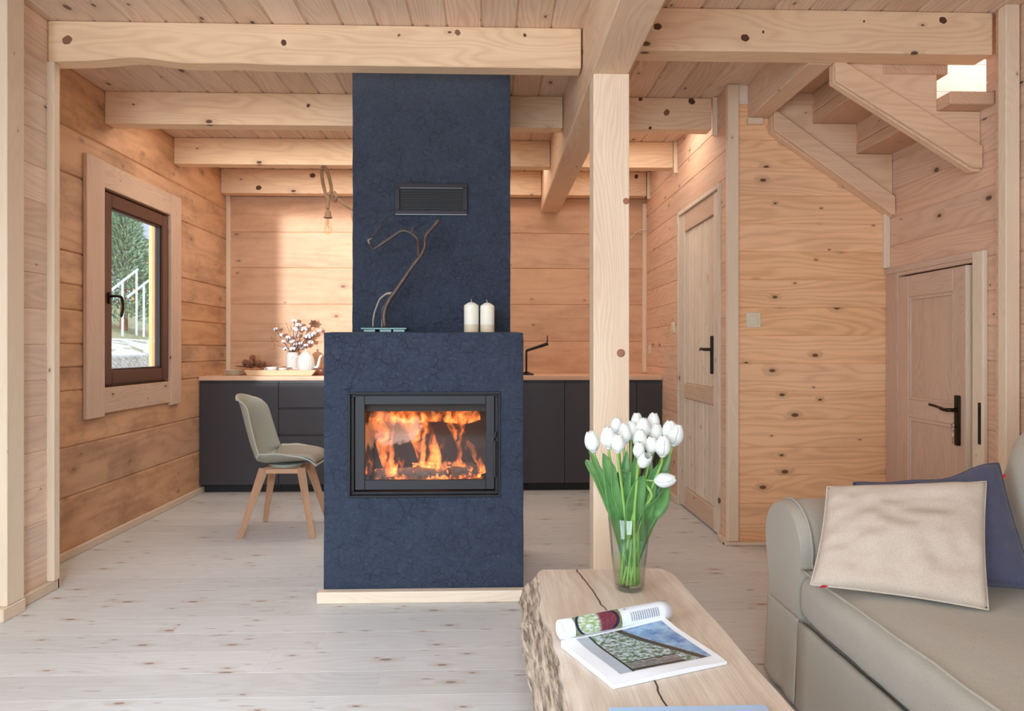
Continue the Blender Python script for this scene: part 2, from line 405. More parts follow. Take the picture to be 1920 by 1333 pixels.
def cabinet():
    n = N('anthracite_cabinet'); tc = n.objc(); a = n.noise(tc, 260, 2)
    return n.P(Base_Color=n.mix(a, lin((52, 50, 55)), lin((62, 60, 65))), Roughness=.38, Normal=n.bump(a, .06, .001))
M['cab'] = cabinet()
def brown_frame():
    n = N('brown_window_frame'); tc = n.objc(); sep = n.n('SeparateXYZ'); n.put(sep.inputs[0], tc)
    a = n.noise(n.comb(n.math('MULTIPLY', sep.outputs[0], 90), n.math('MULTIPLY', sep.outputs[1], 90), n.math('MULTIPLY', sep.outputs[2], 9)), 1, 3)
    return n.P(Base_Color=n.mix(a, lin((98, 56, 38)), lin((66, 36, 26))), Roughness=.38)
M['brownframe'] = brown_frame()
def fabric(name, c1, c2, scale=500, rough=.9, bump=.25, big=0, sheen=.2):
    n = N(name); tc = n.objc()
    vo = n.voro(tc, scale*.35); nz = n.noise(tc, scale*.5, 2)
    f = n.math('ADD', n.math('MULTIPLY', vo.outputs['Distance'], .8), n.math('MULTIPLY', nz, .35), clamp=True)
    lg = n.noise(tc, 7, 3); c = n.mix(f, lin(c1), lin(c2))
    h = n.math('ADD', n.math('MULTIPLY', f, .0012), n.math('MULTIPLY', lg, big))
    return n.P(Base_Color=c, Roughness=rough, Normal=n.bump(h, min(bump*4, 1), 1.0), Sheen_Weight=sheen, Specular_IOR_Level=.25)
M['sofa'] = fabric('sofa_cotton', (198, 193, 180), (172, 168, 155), 1400, bump=.10, big=.012)
M['pillow'] = fabric('cream_weave', (232, 220, 204), (190, 174, 158), 1500, bump=.2, big=.010)
M['navy'] = fabric('slate_blue_weave', (92, 94, 116), (66, 68, 90), 1500, bump=.2, big=.012)
M['chairshell'] = plain('grey_green_shell', (168, 172, 160), .42)
M['chairpad'] = plain('grey_green_seat_pad', (146, 144, 132), .5)
def rope():
    n = N('jute_rope'); tc = n.objc(); a = n.noise(tc, 260, 3)
    return n.P(Base_Color=n.mix(a, lin((150, 116, 84)), lin((92, 66, 46))), Roughness=.95, Normal=n.bump(a, .5, .003))
M['rope'] = rope()
def bark():
    n = N('polished_branch'); tc = n.objc(); a = n.noise(tc, 45, 4, .6, .5)
    return n.P(Base_Color=n.mix(a, lin((92, 74, 66)), lin((44, 34, 32))), Roughness=.34, Normal=n.bump(a, .35, .006))
M['branch'] = bark()
M['driftpale'] = plain('pale_bent_stem', (150, 140, 124), .4)
def glassy(name, tint=(1, 1, 1), rough=.0, gloss=1.0, ior=1.45):
    n = N(name); t = n.n('BsdfTransparent'); t.inputs[0].default_value = (*tint, 1)
    g = n.n('BsdfGlossy'); g.inputs['Roughness'].default_value = rough
    fr = n.n('Fresnel'); fr.inputs[0].default_value = ior
    ms = n.n('MixShader'); n.put(ms.inputs[0], n.math('MULTIPLY', n.math('MULTIPLY', fr.outputs[0], gloss), n.math('SUBTRACT', 1.0, n.n('NewGeometry').outputs['Backfacing']), clamp=True)); n.put(ms.inputs[1], t.outputs[0]); n.put(ms.inputs[2], g.outputs[0])
    n.put(n.out.inputs[0], ms.outputs[0]); return n.m
M['glass'] = glassy('window_glass', (.97, .985, .98))
M['stoveglass'] = glassy('stove_glass', (.98, .96, .94), .02)
M['bulb'] = glassy('bulb_glass', (.97, .95, .90), 0, 1.6)
M['vase'] = glassy('vase_glass', (.93, .955, .945), 0, 2.2, 1.5)
M['water'] = glassy('water', (.93, .97, .92), 0, .9, 1.33)
M['tealglass'] = plain('teal_glass_base', (40, 128, 114), .08, 0, Transmission_Weight=.45, IOR=1.45)
def leafmat(name, a, b):
    n = N(name); tc = n.objc(); q = n.noise(tc, 30, 2); r = n.noise(tc, 260, 2)
    return n.P(Base_Color=n.mix(q, lin(a), lin(b)), Roughness=.42, Normal=n.bump(r, .1, .002), Subsurface_Weight=.08)
M['leaf'] = leafmat('tulip_leaf', (104, 152, 84), (54, 104, 54))
M['stem'] = leafmat('tulip_stem', (150, 186, 96), (110, 156, 70))
M['stempale'] = leafmat('tulip_stem_foot', (214, 228, 166), (160, 196, 104))
def slab():
    n = N('live_edge_slab'); tc = n.objc(); sep = n.n('SeparateXYZ'); n.put(sep.inputs[0], tc); X, Y, Z = sep.outputs
    warp = n.noise(n.comb(n.math('MULTIPLY', X, 3), n.math('MULTIPLY', Y, 1.1), n.math('MULTIPLY', Z, 3)), 1, 3)
    ring = n.math('SINE', n.math('MULTIPLY', n.math('ADD', n.math('MULTIPLY', X, 26), n.math('MULTIPLY', warp, 9)), 6.283))
    fine = n.noise(n.comb(n.math('MULTIPLY', X, 170), n.math('MULTIPLY', Y, 5), n.math('MULTIPLY', Z, 120)), 1, 4, .65)
    broad = n.noise(n.comb(n.math('MULTIPLY', X, 7), n.math('MULTIPLY', Y, 1.6), n.math('MULTIPLY', Z, 7)), 1, 4)
    g = n.math('ADD', n.math('MULTIPLY', n.math('SUBTRACT', fine, .35), 1.1), n.math('MULTIPLY', ring, .10), clamp=True)
    c = n.mix(g, lin((226, 214, 198)), lin((178, 158, 138)))
    c = n.mix(n.map(broad, .4, .72, 0, .55), c, lin((170, 140, 112)))
    cr = n.math('ABSOLUTE', n.math('SUBTRACT', n.math('ADD', n.math('ADD', X, n.math('MULTIPLY', Y, .09)), n.math('MULTIPLY', n.noise(n.comb(n.math('MULTIPLY', X, 2.0), n.math('MULTIPLY', Y, 5), 0.0), 1, 4), .05)), .02))
    crack = n.math('MULTIPLY', n.map(cr, .0012, .0028, 1, 0), n.map(n.noise(n.comb(0.0, n.math('MULTIPLY', Y, 2.2), 3.0), 1, 1), .42, .50))
    c = n.mix(crack, c, lin((52, 38, 30)))
    ge = n.n('NewGeometry'); ns = n.n('SeparateXYZ'); n.put(ns.inputs[0], ge.outputs['Normal'])
    side = n.map(ns.outputs[2], .97, .82, 0, 1)
    bk = n.noise(n.comb(n.math('MULTIPLY', X, 95), n.math('MULTIPLY', Y, 7), n.math('MULTIPLY', Z, 95)), 1, 5, .7)
    bc = n.mix(n.map(bk, .38, .62), lin((206, 190, 168)), lin((96, 82, 70)))
    c = n.mix(side, c, bc)
    h = n.math('SUBTRACT', n.math('ADD', n.math('MULTIPLY', fine, .3), n.math('MULTIPLY', n.math('MULTIPLY', bk, side), 1.5)), n.math('MULTIPLY', crack, 2))
    return n.P(Base_Color=c, Roughness=.5, Normal=n.bump(h, .5, .006))
M['slab'] = slab()
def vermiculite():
    n = N('firebox_lining_glare'); tc = n.objc(); a = n.noise(tc, 90, 3); soot_glare = n.noise(tc, 6.5, 3, .6); sep = n.n('SeparateXYZ'); n.put(sep.inputs[0], tc)
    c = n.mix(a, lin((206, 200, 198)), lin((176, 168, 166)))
    edge = n.math('ADD', n.math('MULTIPLY', n.math('ABSOLUTE', n.math('SUBTRACT', sep.outputs[2], .735)), 6.0), soot_glare)  # pale band left in the soot stands in for a reflection on the glass
    right = n.map(n.math('ADD', n.math('MULTIPLY', sep.outputs[0], 3.0), n.math('MULTIPLY', soot_glare, .6)), .10, .16, 0, 1, True)
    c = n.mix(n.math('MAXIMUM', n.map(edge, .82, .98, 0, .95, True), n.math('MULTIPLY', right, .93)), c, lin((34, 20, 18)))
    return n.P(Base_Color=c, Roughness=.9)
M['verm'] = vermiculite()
def log_mat():
    n = N('burning_log'); tc = n.objc(); a = n.noise(tc, 40, 5, .7); e = n.map(n.noise(tc, 16, 4, .7), .55, .68)
    return n.P(Base_Color=n.mix(a, lin((30, 22, 20)), lin((150, 130, 120))), Roughness=.9, Emission_Color=(1, .2, .03, 1), Emission_Strength=n.math('MULTIPLY', e, 5.0), Normal=n.bump(a, .8, .02))
M['log'] = log_mat()
def flame_mat():
    n = N('flame'); tc = n.n('TexCoord'); g = tc.outputs['Generated']; o = tc.outputs['Object']
    sep = n.n('SeparateXYZ'); n.put(sep.inputs[0], g); so_ = n.n('SeparateXYZ'); n.put(so_.inputs[0], o)
    x, y, z = so_.outputs
    wob = n.noise(o, 7, 2, out=1)
    sv = n.vec('ADD', n.comb(n.math('MULTIPLY', x, 30), n.math('MULTIPLY', y, 30), n.math('MULTIPLY', z, 6)), n.vec('SCALE', wob, scale=5))
    st = n.noise(sv, 1, 3, .6)
    up = sep.outputs[2]
    thr = n.map(up, 0, 1, .40, .52)
    dens = n.map(st, thr, n.math('ADD', thr, .16), 0, 1, True)
    dens = n.math('MULTIPLY', dens, n.map(up, 0, .5, 2.3, .75))
    col = n.mix(n.math('MULTIPLY', n.map(st, .45, .70), n.map(up, 0, 1, 1, .55)), (1, .10, .012, 1), (1, .42, .10, 1))
    em = n.n('Emission'); n.put(em.inputs[0], col); n.put(em.inputs[1], n.math('MULTIPLY', dens, 46))
    n.t.nodes.remove(n.b); n.put(n.out.inputs['Volume'], em.outputs[0])
    return n.m
M['flame'] = flame_mat()

# ================================================================ THE SETTING
CEIL, LX, BY, KX, FY, RX, NLX, NRX = 2.71, -2.33, 6.12, 1.40, 3.99, 2.36, -2.10, 2.40
def planks(name, mat, plane, pos, out, a, b, rows, hole=None, th=.028, back=.16, bev=.0045, label=None):
    """cladding boards, one box per board; plane 'x' or 'y', face at pos, thickness towards out (+1/-1); hole=(a0,a1,z0,z1)"""
    m = MB()
    def bx(s0, s1, z0, z1, d0, d1, bv):
        if plane == 'x': m.box(pos+out*d0, pos+out*d1, s0, s1, z0, z1, bv)
        else: m.box(s0, s1, pos+out*d0, pos+out*d1, z0, z1, bv)
    for z0, z1 in zip(rows, rows[1:]):
        if hole and z0 < hole[3]-.01 and z1 > hole[2]+.01:
            if hole[0]-a > .01: bx(a, hole[0], z0, z1, 0, th, bev)
            if b-hole[1] > .01: bx(hole[1], b, z0, z1, 0, th, bev)
        else: bx(a, b, z0, z1, 0, th, bev)
    zs, ze = rows[0], rows[-1]
    if hole:
        h = hole
        for s0, s1, z0, z1 in ((a, h[0], zs, ze), (h[1], b, zs, ze), (h[0], h[1], zs, h[2]), (h[0], h[1], h[3], ze)):
            if s1-s0 > .005 and z1-z0 > .005: bx(s0, s1, z0, z1, th, th+back, 0)
    else: bx(a, b, zs, ze, th, th+back, 0)
    return struct(name, m, mat, label)
def rows(z0, z1, step, phase=0):
    r = [z0]; z = phase
    while z < z1-.03:
        if z > z0+.03: r.append(z)
        z += step
    return r+[z1]

# floor boards run left to right
m = MB(); y = -3.6; k = 0
while y < BY+.1:
    x = -2.75
    random.seed(k*13+5); cut = -2.75+random.uniform(.8, 4.6)
    for xa, xb in ((x, cut), (cut, 2.95)): m.box(xa, xb, y, y+.1727, -.03, 0, .0006)
    y += .173; k += 1
m.box(-2.75, 2.95, -3.6, BY+.2, -.12, -.031)
struct('floor', m, M['floor'], 'whitewashed knotty floorboards')

# ceiling boards run front to back, open over the stairs
m = MB(); x = -2.05-.1675*5
while x < 2.75:
    x1 = x+.1675
    if x1 < 1.60: m.box(x, x1, -3.6, BY+.05, CEIL, CEIL+.022, .009)
    else:
        m.box(x, x1, -3.6, 3.215, CEIL, CEIL+.022, .009)
        if x < 1.58: m.box(x, 1.58, 3.215, BY+.05, CEIL, CEIL+.022, .009)
    x = x1
m.box(-2.9, 1.60, -3.6, BY+.2, CEIL+.022, CEIL+.2)
m.box(1.60, 2.95, -3.6, 3.215, CEIL+.022, CEIL+.2)
m.box(1.41, 2.95, FY+.19, BY+.2, CEIL+.022, CEIL+.2)
struct('ceiling', m, M['ceil'], 'tongue and groove pine ceiling boards')

planks('wall_left', M['wallK'], 'x', LX, -1, 3.40, BY+.15, [0, .335, .61, .92, 1.05, 1.18, 1.37, 1.51, 1.69, 2.12, 2.38, CEIL],
       hole=(4.157, 5.0, .92, 2.12), bev=.009, back=.05, label='kitchen side wall of wide timber logs')
planks('wall_back', M['wallB'], 'y', BY, 1, LX-.1, 1.62, [0, .245, .57, .895, 1.22, 1.55, 1.874, 2.19, 2.51, CEIL], bev=.006, label='kitchen back wall of wide timber logs')
planks('wall_left_near', M['wallN'], 'x', NLX, -1, -3.6, 3.40, rows(0, CEIL, .1656, .012), label='near left wall of pine cladding')
planks('wall_kitchen_right', M['wallR'], 'x', KX, 1, FY+.03, BY+.05, rows(0, CEIL, .167, 0), hole=(4.11, 5.04, 0, 2.171), back=.12, label='kitchen right wall of pine cladding')
planks('wall_stairs', M['wallF'], 'y', FY, 1, 1.458, RX+.2, rows(0, 2.60, .1656, .073), label='knotty pine wall under the stairs')
planks('wall_stairs_upper', M['wallU'], 'y', FY, 1, 1.458, RX+.2, rows(2.601, 4.2, .1656, .073), label='cladding of the floor above, paled as if strongly lit')
planks('wall_right', M['wallR'], 'x', RX, 1, 3.05, FY, rows(0, 2.36, .1656, .1035), hole=(3.26, 3.87, 0, 1.593), label='right wall of pine cladding with the low door')
planks('wall_right_upper', M['wallR'], 'x', RX, 1, 3.05, FY, rows(2.361, 4.2, .1656, .1035), hole=(3.185, 3.93, 2.36, 3.0), back=.1, label='right wall above the stairs, open towards the upper flight')
m = MB()
for k in range(7): m.box(3.16, 3.2, 3.0, 4.1, 2.2+k*.1656, 2.2+(k+1)*.1656, .005); m.box(2.5, 3.16, 4.02, 4.06, 2.2+k*.1656, 2.2+(k+1)*.1656, .005)
m.box(2.49, 3.2, 2.96, 3.0, 2.2, 3.36); m.box(2.49, 3.2, 2.96, 4.1, 3.36, 3.4); m.box(2.49, 3.2, 2.96, 4.1, 2.16, 2.2)
struct('wall_upper_landing', m, M['wallU'], 'boards beyond the stairs, paled as if brightly lit')
planks('wall_right_near', M['wallR'], 'x', NRX, 1, -3.6, 3.05, rows(0, CEIL, .1656, .1035), label='near right wall of pine cladding')
planks('wall_rear', M['wallN'], 'y', -3.5, -1, -2.2, 2.6, [0, .2, .36, .52, .70, .86, 1.0, 1.2, 1.4, 1.6, 1.8, 2.0, 2.2, 2.45, CEIL], hole=(-1.96, -.94, 1.0, 2.45), label='rear wall of pine cladding')  # opening added to shape the sun into a patch on the kitchen wall
m = MB()   # stairwell shaft above the ceiling
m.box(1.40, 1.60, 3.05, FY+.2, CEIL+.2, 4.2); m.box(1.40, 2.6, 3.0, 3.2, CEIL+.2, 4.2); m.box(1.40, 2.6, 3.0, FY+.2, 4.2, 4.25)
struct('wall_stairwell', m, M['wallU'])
m = MB(); m.box(-2.50, NLX-.03, 3.33, 3.41, 0, CEIL); struct('wall_left_return', m, M['wallN'])
m = MB(); m.box(KX+.02, 1.62, FY+.03, FY+.2, 0, CEIL+.02); struct('wall_door_return', m, M['wallR'])

m = MB(); m.box(RX+.6, RX+.65, 3.1, FY+.1, 0, 1.8); m.box(RX+.1, RX+.65, 3.1, 3.15, 0, 1.8); m.box(RX+.1, RX+.65, FY+.05, FY+.1, 0, 1.8); m.box(RX+.1, RX+.65, 3.1, FY+.1, 1.8, 1.85); m.box(KX+.28, KX+.32, 4.1, 5.1, 0, 2.3)
struct('wall_storeroom', m, M['wallR'])

# trims
def trim(n, mat, *b, bevel=.003, label=None):
    m = MB(); m.box(*b, bevel)
    return struct('trim_%d' % n, m, mat, label)
T = M['trim']
trim(1, T, -2.16, -2.068, 3.30, 3.345, .05, 2.514, label='pale corner board on the left wall end')
trim(2, T, -2.16, -2.05, 2.96, 3.068, .058, CEIL, label='pale upright board at the left picture edge')
trim(3, T, LX, LX+.035, BY-.035, BY, .94, 2.51, label='corner bead in the left kitchen corner')
trim(4, T, KX-.035, KX, BY-.035, BY, .94, 2.46, label='corner bead in the right kitchen corner')
trim(5, T, KX-.006, 1.458, FY-.022, FY+.02, .02, CEIL-.002, label='pale upright corner board beside the pine door')
trim(6, T, 2.325, 2.39, 3.01, 3.06, 0, CEIL, label='pale upright board at the right wall end')
trim(7, M['wallR'], 2.34, RX, 3.06, 3.095, 0, CEIL)
trim(8, T, RX-.035, RX, FY-.03, FY, 1.63, 1.95, label='short corner bead above the low door')
for i, (px, Y0) in enumerate(((1343, 4.18), (1269, 5.08), (1220, 5.95))):
    trim(9+i, T, KX-.028, KX, Y0-.012, Y0+.008, 2.47, CEIL-.003)
trim(12, M['trimx'], 1.51, 1.60, FY-.03, FY, 2.475, 2.512)
m = MB(); m.box(LX, LX+.024, 3.41, 5.60, 0, .045, .004); struct('baseboard_left', m, M['trimy'])
m = MB(); m.box(NLX, NLX+.022, 3.068, 3.36, 0, .05, .004); m.box(-2.20, -2.078, 3.345, 3.37, 0, .05, .003); struct('baseboard_left_near', m, M['trimy'])
m = MB(); m.box(-2.17, -2.045, 2.93, 3.07, 0, .057, .003); struct('baseboard_left_block', m, M['trimx'])
m = MB(); m.box(KX-.022, KX, 5.045, 5.56, 0, .05, .004); m.box(KX-.03, KX, FY-.03, 4.10, 0, .03, .003); struct('baseboard_kitchen_right', m, M['trimy'])
m = MB(); m.box(KX-.03, RX, FY-.034, FY, 0, .018, .003); struct('baseboard_stairs', m, M['trimx'])

# ---------------------------------------------------------------- beams (each a thing)
def beam(label, x0, x1, y0, y1, z0, z1, mat, group='ceiling beams', cut=None):
    m = MB(); m.box(x0, x1, y0, y1, z0, z1, .006, seg=2)
    o = obj('ceiling_beam', m, mat, origin='base'); return tag(o, label, 'beam', None)
BT = CEIL-.001
# nearest beam has a waney cut under its left end
m = MB(); prof = []
xs = [-2.098+i*(.440+2.098)/60 for i in range(61)]
for i, x in enumerate(xs):
    d = x+2.098
    prof.append((x, 2.514+(.028*math.exp(-((d-.42)/.16)**2) + .004*math.sin(d*9))*(1 if d < 1 else max(0, 1.6-d))))
poly = prof+[(.440, BT), (-2.098, BT)]
m.prism(poly, 1, 3.30, 3.395, .005)
o = obj('ceiling_beam', m, M['beamx'], origin='base'); tag(o, 'nearest ceiling beam left of the post, with a round knot at its left end', 'beam')
beam('second ceiling beam from the front, left of the lengthwise beam', LX+.001, .445, 4.195, 4.295, 2.514, BT, M['beamx'])
beam('third ceiling beam from the front, the rope lamp hangs from it', LX+.001, .445, 5.093, 5.19, 2.514, BT, M['beamx'])
beam('rearmost ceiling beam on the left, against the back wall', LX+.001, .445, 5.968, 6.075, 2.50, BT, M['beamx'])
beam('knotty ceiling beam at the front, right of the post', .622, 2.324, 3.09, 3.212, 2.514, BT, M['beamx'])
beam('second ceiling beam right of the post, above the pine door wall', .618, 1.372, 4.195, 4.295, 2.514, BT, M['beamx'])
beam('third ceiling beam right of the post, with a long split line', .618, 1.372, 5.093, 5.19, 2.514, BT, M['beamx'])
beam('rearmost ceiling beam right of the post, against the back wall', .618, 1.372, 5.968, 6.075, 2.50, BT, M['beamx'])
m = MB(); m.box(.448, .615, -1.5, BY-.002, 2.374, BT, .006)
o = obj('lengthwise_beam', m, M['beamy'], origin='base'); tag(o, 'thick lengthwise beam running from the front over the post to the back wall', 'beam')
m = MB(); m.box(1.517, 1.635, 3.216, FY-.001, 2.514, BT+.3, .004)
o = obj('stair_header_beam', m, M['beamy'], origin='base'); tag(o, 'short beam edging the ceiling opening left of the stairs', 'beam')

def knot_mat(name, a, b):
    n = N(name); tc = n.objc(); r = n.vec('LENGTH', tc); w_ = n.math('SINE', n.math('MULTIPLY', r, 1500)); q = n.noise(tc, 120, 3)
    return n.P(Base_Color=n.mix(n.math('MULTIPLY', n.math('ADD', n.map(w_, -1, 1), q), .5), lin(a), lin(b)), Roughness=.6)
KM = {'d': knot_mat('dark_knot', (62, 36, 28), (110, 66, 46)), 'b': knot_mat('brown_knot', (150, 108, 82), (116, 78, 58))}
beams = [o for o in COL.objects if o.name.startswith('ceiling_beam')]
for bi, Y_, lst in ((0, 3.30, ((126, 75, .022, 'b'), (532, 80, .014, 'd'), (858, 61, .014, 'b'), (748, 66, .007, 'b'), (984, 66, .008, 'd'))), (4, 3.09, ((1233, 50, .017, 'd'), (1397, 71, .018, 'd'), (1768, 38, .017, 'd'), (1431, 60, .006, 'd'), (1620, 40, .005, 'd'))),
                    (1, 4.195, ((578, 198, .011, 'd'),)), (3, 5.968, ((485, 352, .022, 'd'), (586, 329, .022, 'd'))), (5, 4.195, ((1297, 190, .020, 'd'), (1250, 211, .019, 'b'), (1201, 186, .012, 'd'), (1219, 240, .010, 'd'))), (7, 5.968, ((1193, 331, .018, 'd'),))):
    for px, py, r, k in lst:
        c = at(px, py, Y=Y_); m = MB(); m.lathe([(0, .0012), (r*.9, .0012), (r, 0)], 22, wob=lambda a, z: 1+.10*math.sin(a*2+px)+.05*math.sin(a*5+px))
        m.bm.transform(Matrix.Rotation(PI/2, 4, 'X')); m.keep = True
        o = obj('knot', m, KM[k], beams[bi], local=True); o.location = c-beams[bi].location-Vector((0, .0003, 0))
post = MB(); post.box(.455, .615, 3.01, 3.13, 0, 2.3735, .005, seg=2)
po = obj('timber_post', post, M['post'], origin='base'); tag(po, 'pale square timber post between the fireplace and the pine door', 'post')
for (px, py, r) in ((1164, 662, .018), (1174, 377, .014)):
    c = at(px, py, Y=3.008)
    m = MB(); m.lathe([(0, 0), (r, 0), (r, .004), (r*.8, .006), (0, .006)], 18, M=Matrix.Rotation(PI/2, 4, 'X')@Matrix.Identity(4))
    m.bm.transform(Matrix.Translation(Vector((min(c.x, .612-r*.5), 3.011, c.z))))
    obj('wood_plug', m, plain('wood_plug', (166, 112, 84), .5), po)['label'] = 'round reddish brown plug'

# ---------------------------------------------------------------- window in the left wall
Wy0, Wy1, Wz0, Wz1 = 4.157, 5.0, .92, 2.12
win = MB()
wi = bpy.data.objects.new('window_1', None); COL.objects.link(wi); wi.location = (LX, (Wy0+Wy1)/2, Wz0); wi['kind'] = 'structure'; wi['label'] = 'tilt window with brown frame and pale pine casing'
def wpart(name, mat, *boxes, bevel=.003, label=None, parent=None):
    m = MB()
    for b in boxes: m.box(*b, bevel)
    o = obj(name, m, mat, parent or wi)
    if label: o['label'] = label
    return o
cx0, cx1 = LX+.001, LX+.026
wpart('casing_board', M['winpine'], (cx0, cx1, 3.973, Wy0-.002, .748, 2.275))
wpart('casing_board', M['winpine'], (cx0, cx1, Wy1+.002, 5.165, .748, 2.275))
wpart('casing_board', M['doory'], (cx0, cx1-.003, Wy0-.002, Wy1+.002, Wz1, 2.272))
wpart('casing_board', M['doory'], (cx0, cx1-.003, Wy0-.002, Wy1+.002, .768, Wz0-.002))
x0, x1 = LX-.068, LX+.012
f = .052
fr = wpart('window_frame', M['brownframe'], (x0, x1-.03, Wy0, Wy0+f, Wz0, Wz1), (x0, x1-.03, Wy1-f, Wy1, Wz0, Wz1), (x0, x1-.03, Wy0+f, Wy1-f, Wz0, Wz0+f), (x0, x1-.03, Wy0+f, Wy1-f, Wz1-f, Wz1))
s0, s1 = Wy0+.018, Wy1-.018; z0, z1 = Wz0+.018, Wz1-.018; g = .082
sx0, sx1 = x1-.055, x1
sash = wpart('sash', M['brownframe'], (sx0, sx1, s0, s0+g, z0, z1), (sx0, sx1, s1-g, s1, z0, z1), (sx0, sx1, s0+g, s1-g, z0, z0+g), (sx0, sx1, s0+g, s1-g, z1-g, z1), bevel=.005)
bead = MB(); q = .012
for b in ((s0+g, s0+g+q, z0+g, z1-g), (s1-g-q, s1-g, z0+g, z1-g)): bead.box(sx0+.012, sx1-.012, b[0], b[1], b[2], b[3], .002)
for b in ((z0+g, z0+g+q), (z1-g-q, z1-g)): bead.box(sx0+.012, sx1-.012, s0+g, s1-g, b[0], b[1], .002)
obj('glazing_bead', bead, plain('dark_glazing_bead', (52, 34, 28), .4), sash)
gl = MB(); gl.box(sx0+.024, sx0+.030, s0+g-.005, s1-g+.005, z0+g-.005, z1-g+.005); obj('pane', gl, M['glass'], sash)
h = MB(); hy = s0+g*.55; hz = 1.15+(655-560)/1280*4.2
h.box(sx1, sx1+.010, hy-.013, hy+.013, hz-.035, hz+.035, .004, seg=2)
h.tube(smooth_path([(sx1+.008, hy, hz+.01), (sx1+.05, hy, hz+.012), (sx1+.062, hy+.03, hz+.002), (sx1+.06, hy+.045, hz-.06), (sx1+.055, hy+.035, hz-.115)], 6), [.008]*24+[.006], 10)
obj('handle', h, M['bronze'], wi, smooth=40)['label'] = 'dark curved window handle'
# ---------------------------------------------------------------- doors
def dobj(n, label):
    o = bpy.data.objects.new('door_%d' % n, None); COL.objects.link(o); o['kind'] = 'structure'; o['label'] = label; return o
d1 = dobj(1, 'tall whitewashed pine door with black handle'); d1.location = (KX, 4.575, 0)
def part(name, mat, parent, *boxes, bevel=.003, label=None, seg=1, smooth=False):
    m = MB()
    for b in boxes: m.box(*b, bevel, seg=seg)
    o = obj(name, m, mat, parent, smooth=smooth)
    if label: o['label'] = label
    return o
dy0, dy1, dz1 = 4.118, 5.032, 2.165
X0, X1 = KX+.012, KX+.05            # leaf recess inside the wall
part('door_frame', M['door'], d1, (KX-.014, KX+.06, 4.112, 4.135, 0, dz1), (KX-.014, KX+.06, 5.015, 5.038, 0, dz1), (KX-.014, KX+.06, 4.135, 5.015, dz1-.03, dz1))
lf = part('door_leaf', M['door'], d1, (X0-.012, X1, 4.137, 4.137+.115, .012, dz1-.032), (X0-.012, X1, 5.013-.115, 5.013, .012, dz1-.032))
part('rail', M['doory'], lf, (X0-.011, X1, 4.252, 4.898, .012, .15), (X0-.011, X1, 4.252, 4.898, 2.0, dz1-.032))
part('rail', M['doory'], lf, (X0-.011, X1, 4.252, 4.898, .80, .905))
pm = MB(); n = 8
for zz in ((.15, .80), (.905, 2.0)):
    for i in range(n):
        a = 4.252+i*.646/n; pm.box(X0+.002, X1-.006, a, a+.646/n, zz[0], zz[1], .006)
obj('panel_boards', pm, M['door'], lf)
h = MB(); c = at(1336, 664, X=KX)
h.box(X0-.022, X0-.012, c.y-.021, c.y+.021, c.z-.125, c.z+.115, .009, seg=3)
h.tube([(X0-.02, c.y, c.z+.03), (X0-.055, c.y, c.z+.03), (X0-.062, c.y+.02, c.z+.03), (X0-.06, c.y+.09, c.z+.035), (X0-.055, c.y+.125, c.z+.022)], [.010, .010, .010, .008, .003], 10)
obj('door_handle', h, M['blackmatt'], d1, smooth=40)['label'] = 'black lever handle on a long plate'

d2 = dobj(2, 'low oak door ajar under the stairs, with a key in its lock'); d2.location = (RX, 3.55, 0)
zt = 1.593
part('door_frame', M['oakz'], d2, (RX-.012, RX+.06, 3.243, 3.262, 0, zt+.02), (RX-.012, RX+.06, 3.868, 3.985, 0, zt+.02), bevel=.004)
part('door_frame', M['oaky'], d2, (RX-.012, RX+.06, 3.262, 3.868, zt-.02, zt+.02), bevel=.004)
part('casing', M['trim'], d2, (RX-.026, RX, 3.167, 3.243, 0, zt+.03), bevel=.008, seg=3)
part('casing', M['oaky'], d2, (RX-.022, RX-.001, 3.243, 3.985, zt+.0, zt+.036), bevel=.006, seg=2)
# leaf, hinged at its far side and slightly open
hy_, hx_ = 3.862, RX-.014
A = Matrix.Translation((hx_, hy_, 0)) @ Matrix.Rotation(math.radians(1.7), 4, 'Z').inverted()
def lbox(m, a0, a1, z0, z1, t0=0, t1=.038, bv=.004):   # a = distance from hinge towards the camera
    m.box(t0, t1, -a1, -a0, z0, z1, bv, M=A); return m
W = .585
leaf = MB(); lbox(leaf, 0, .10, .012, zt-.03); lbox(leaf, W-.10, W, .012, zt-.03); leaf = obj('door_leaf', leaf, M['oakz'], d2)
eg = MB(); lbox(eg, W, W+.0015, .012, zt-.03, 0, .038, 0); obj('leaf_edge', eg, M['trim'], leaf)
rl = MB(); lbox(rl, .10, W-.10, .012, .20); lbox(rl, .10, W-.10, zt-.15, zt-.03); lbox(rl, .10, W-.10, .77, .87); obj('rail', rl, M['oaky'], leaf)
pn = MB(); lbox(pn, .10, W-.10, .20, .77, .012, .03, 0); lbox(pn, .10, W-.10, .87, zt-.15, .012, .03, 0); obj('panel', pn, M['oakz'], leaf)
mo = MB()
for z0, z1 in ((.20, .77), (.87, zt-.15)):
    for b in ((.10, .118, z0, z1), (W-.118, W-.10, z0, z1), (.118, W-.118, z0, z0+.018), (.118, W-.118, z1-.018, z1)): lbox(mo, *b, .002, .014, .003)
obj('panel_moulding', mo, M['oakz'], leaf)
h = MB(); hz = 1.15-(790-655)/1280*3.36; a = W-.055
def lp(t, a, z): return A @ Vector((t, -a, z))
h.box(-.010, 0, -a-.020, -a+.020, hz-.125, hz+.125, .008, M=A, seg=3)
h.tube(smooth_path([lp(-.005, a, hz+.052), lp(-.045, a, hz+.052), lp(-.055, a-.03, hz+.052), lp(-.052, a-.09, hz+.062), lp(-.052, a-.15, hz+.068)], 5), [.010]*8+[.009]*5+[.007]*8, 10)
h.box(W*0-.002, .012, -.3, -.3, 0, 0) if False else None
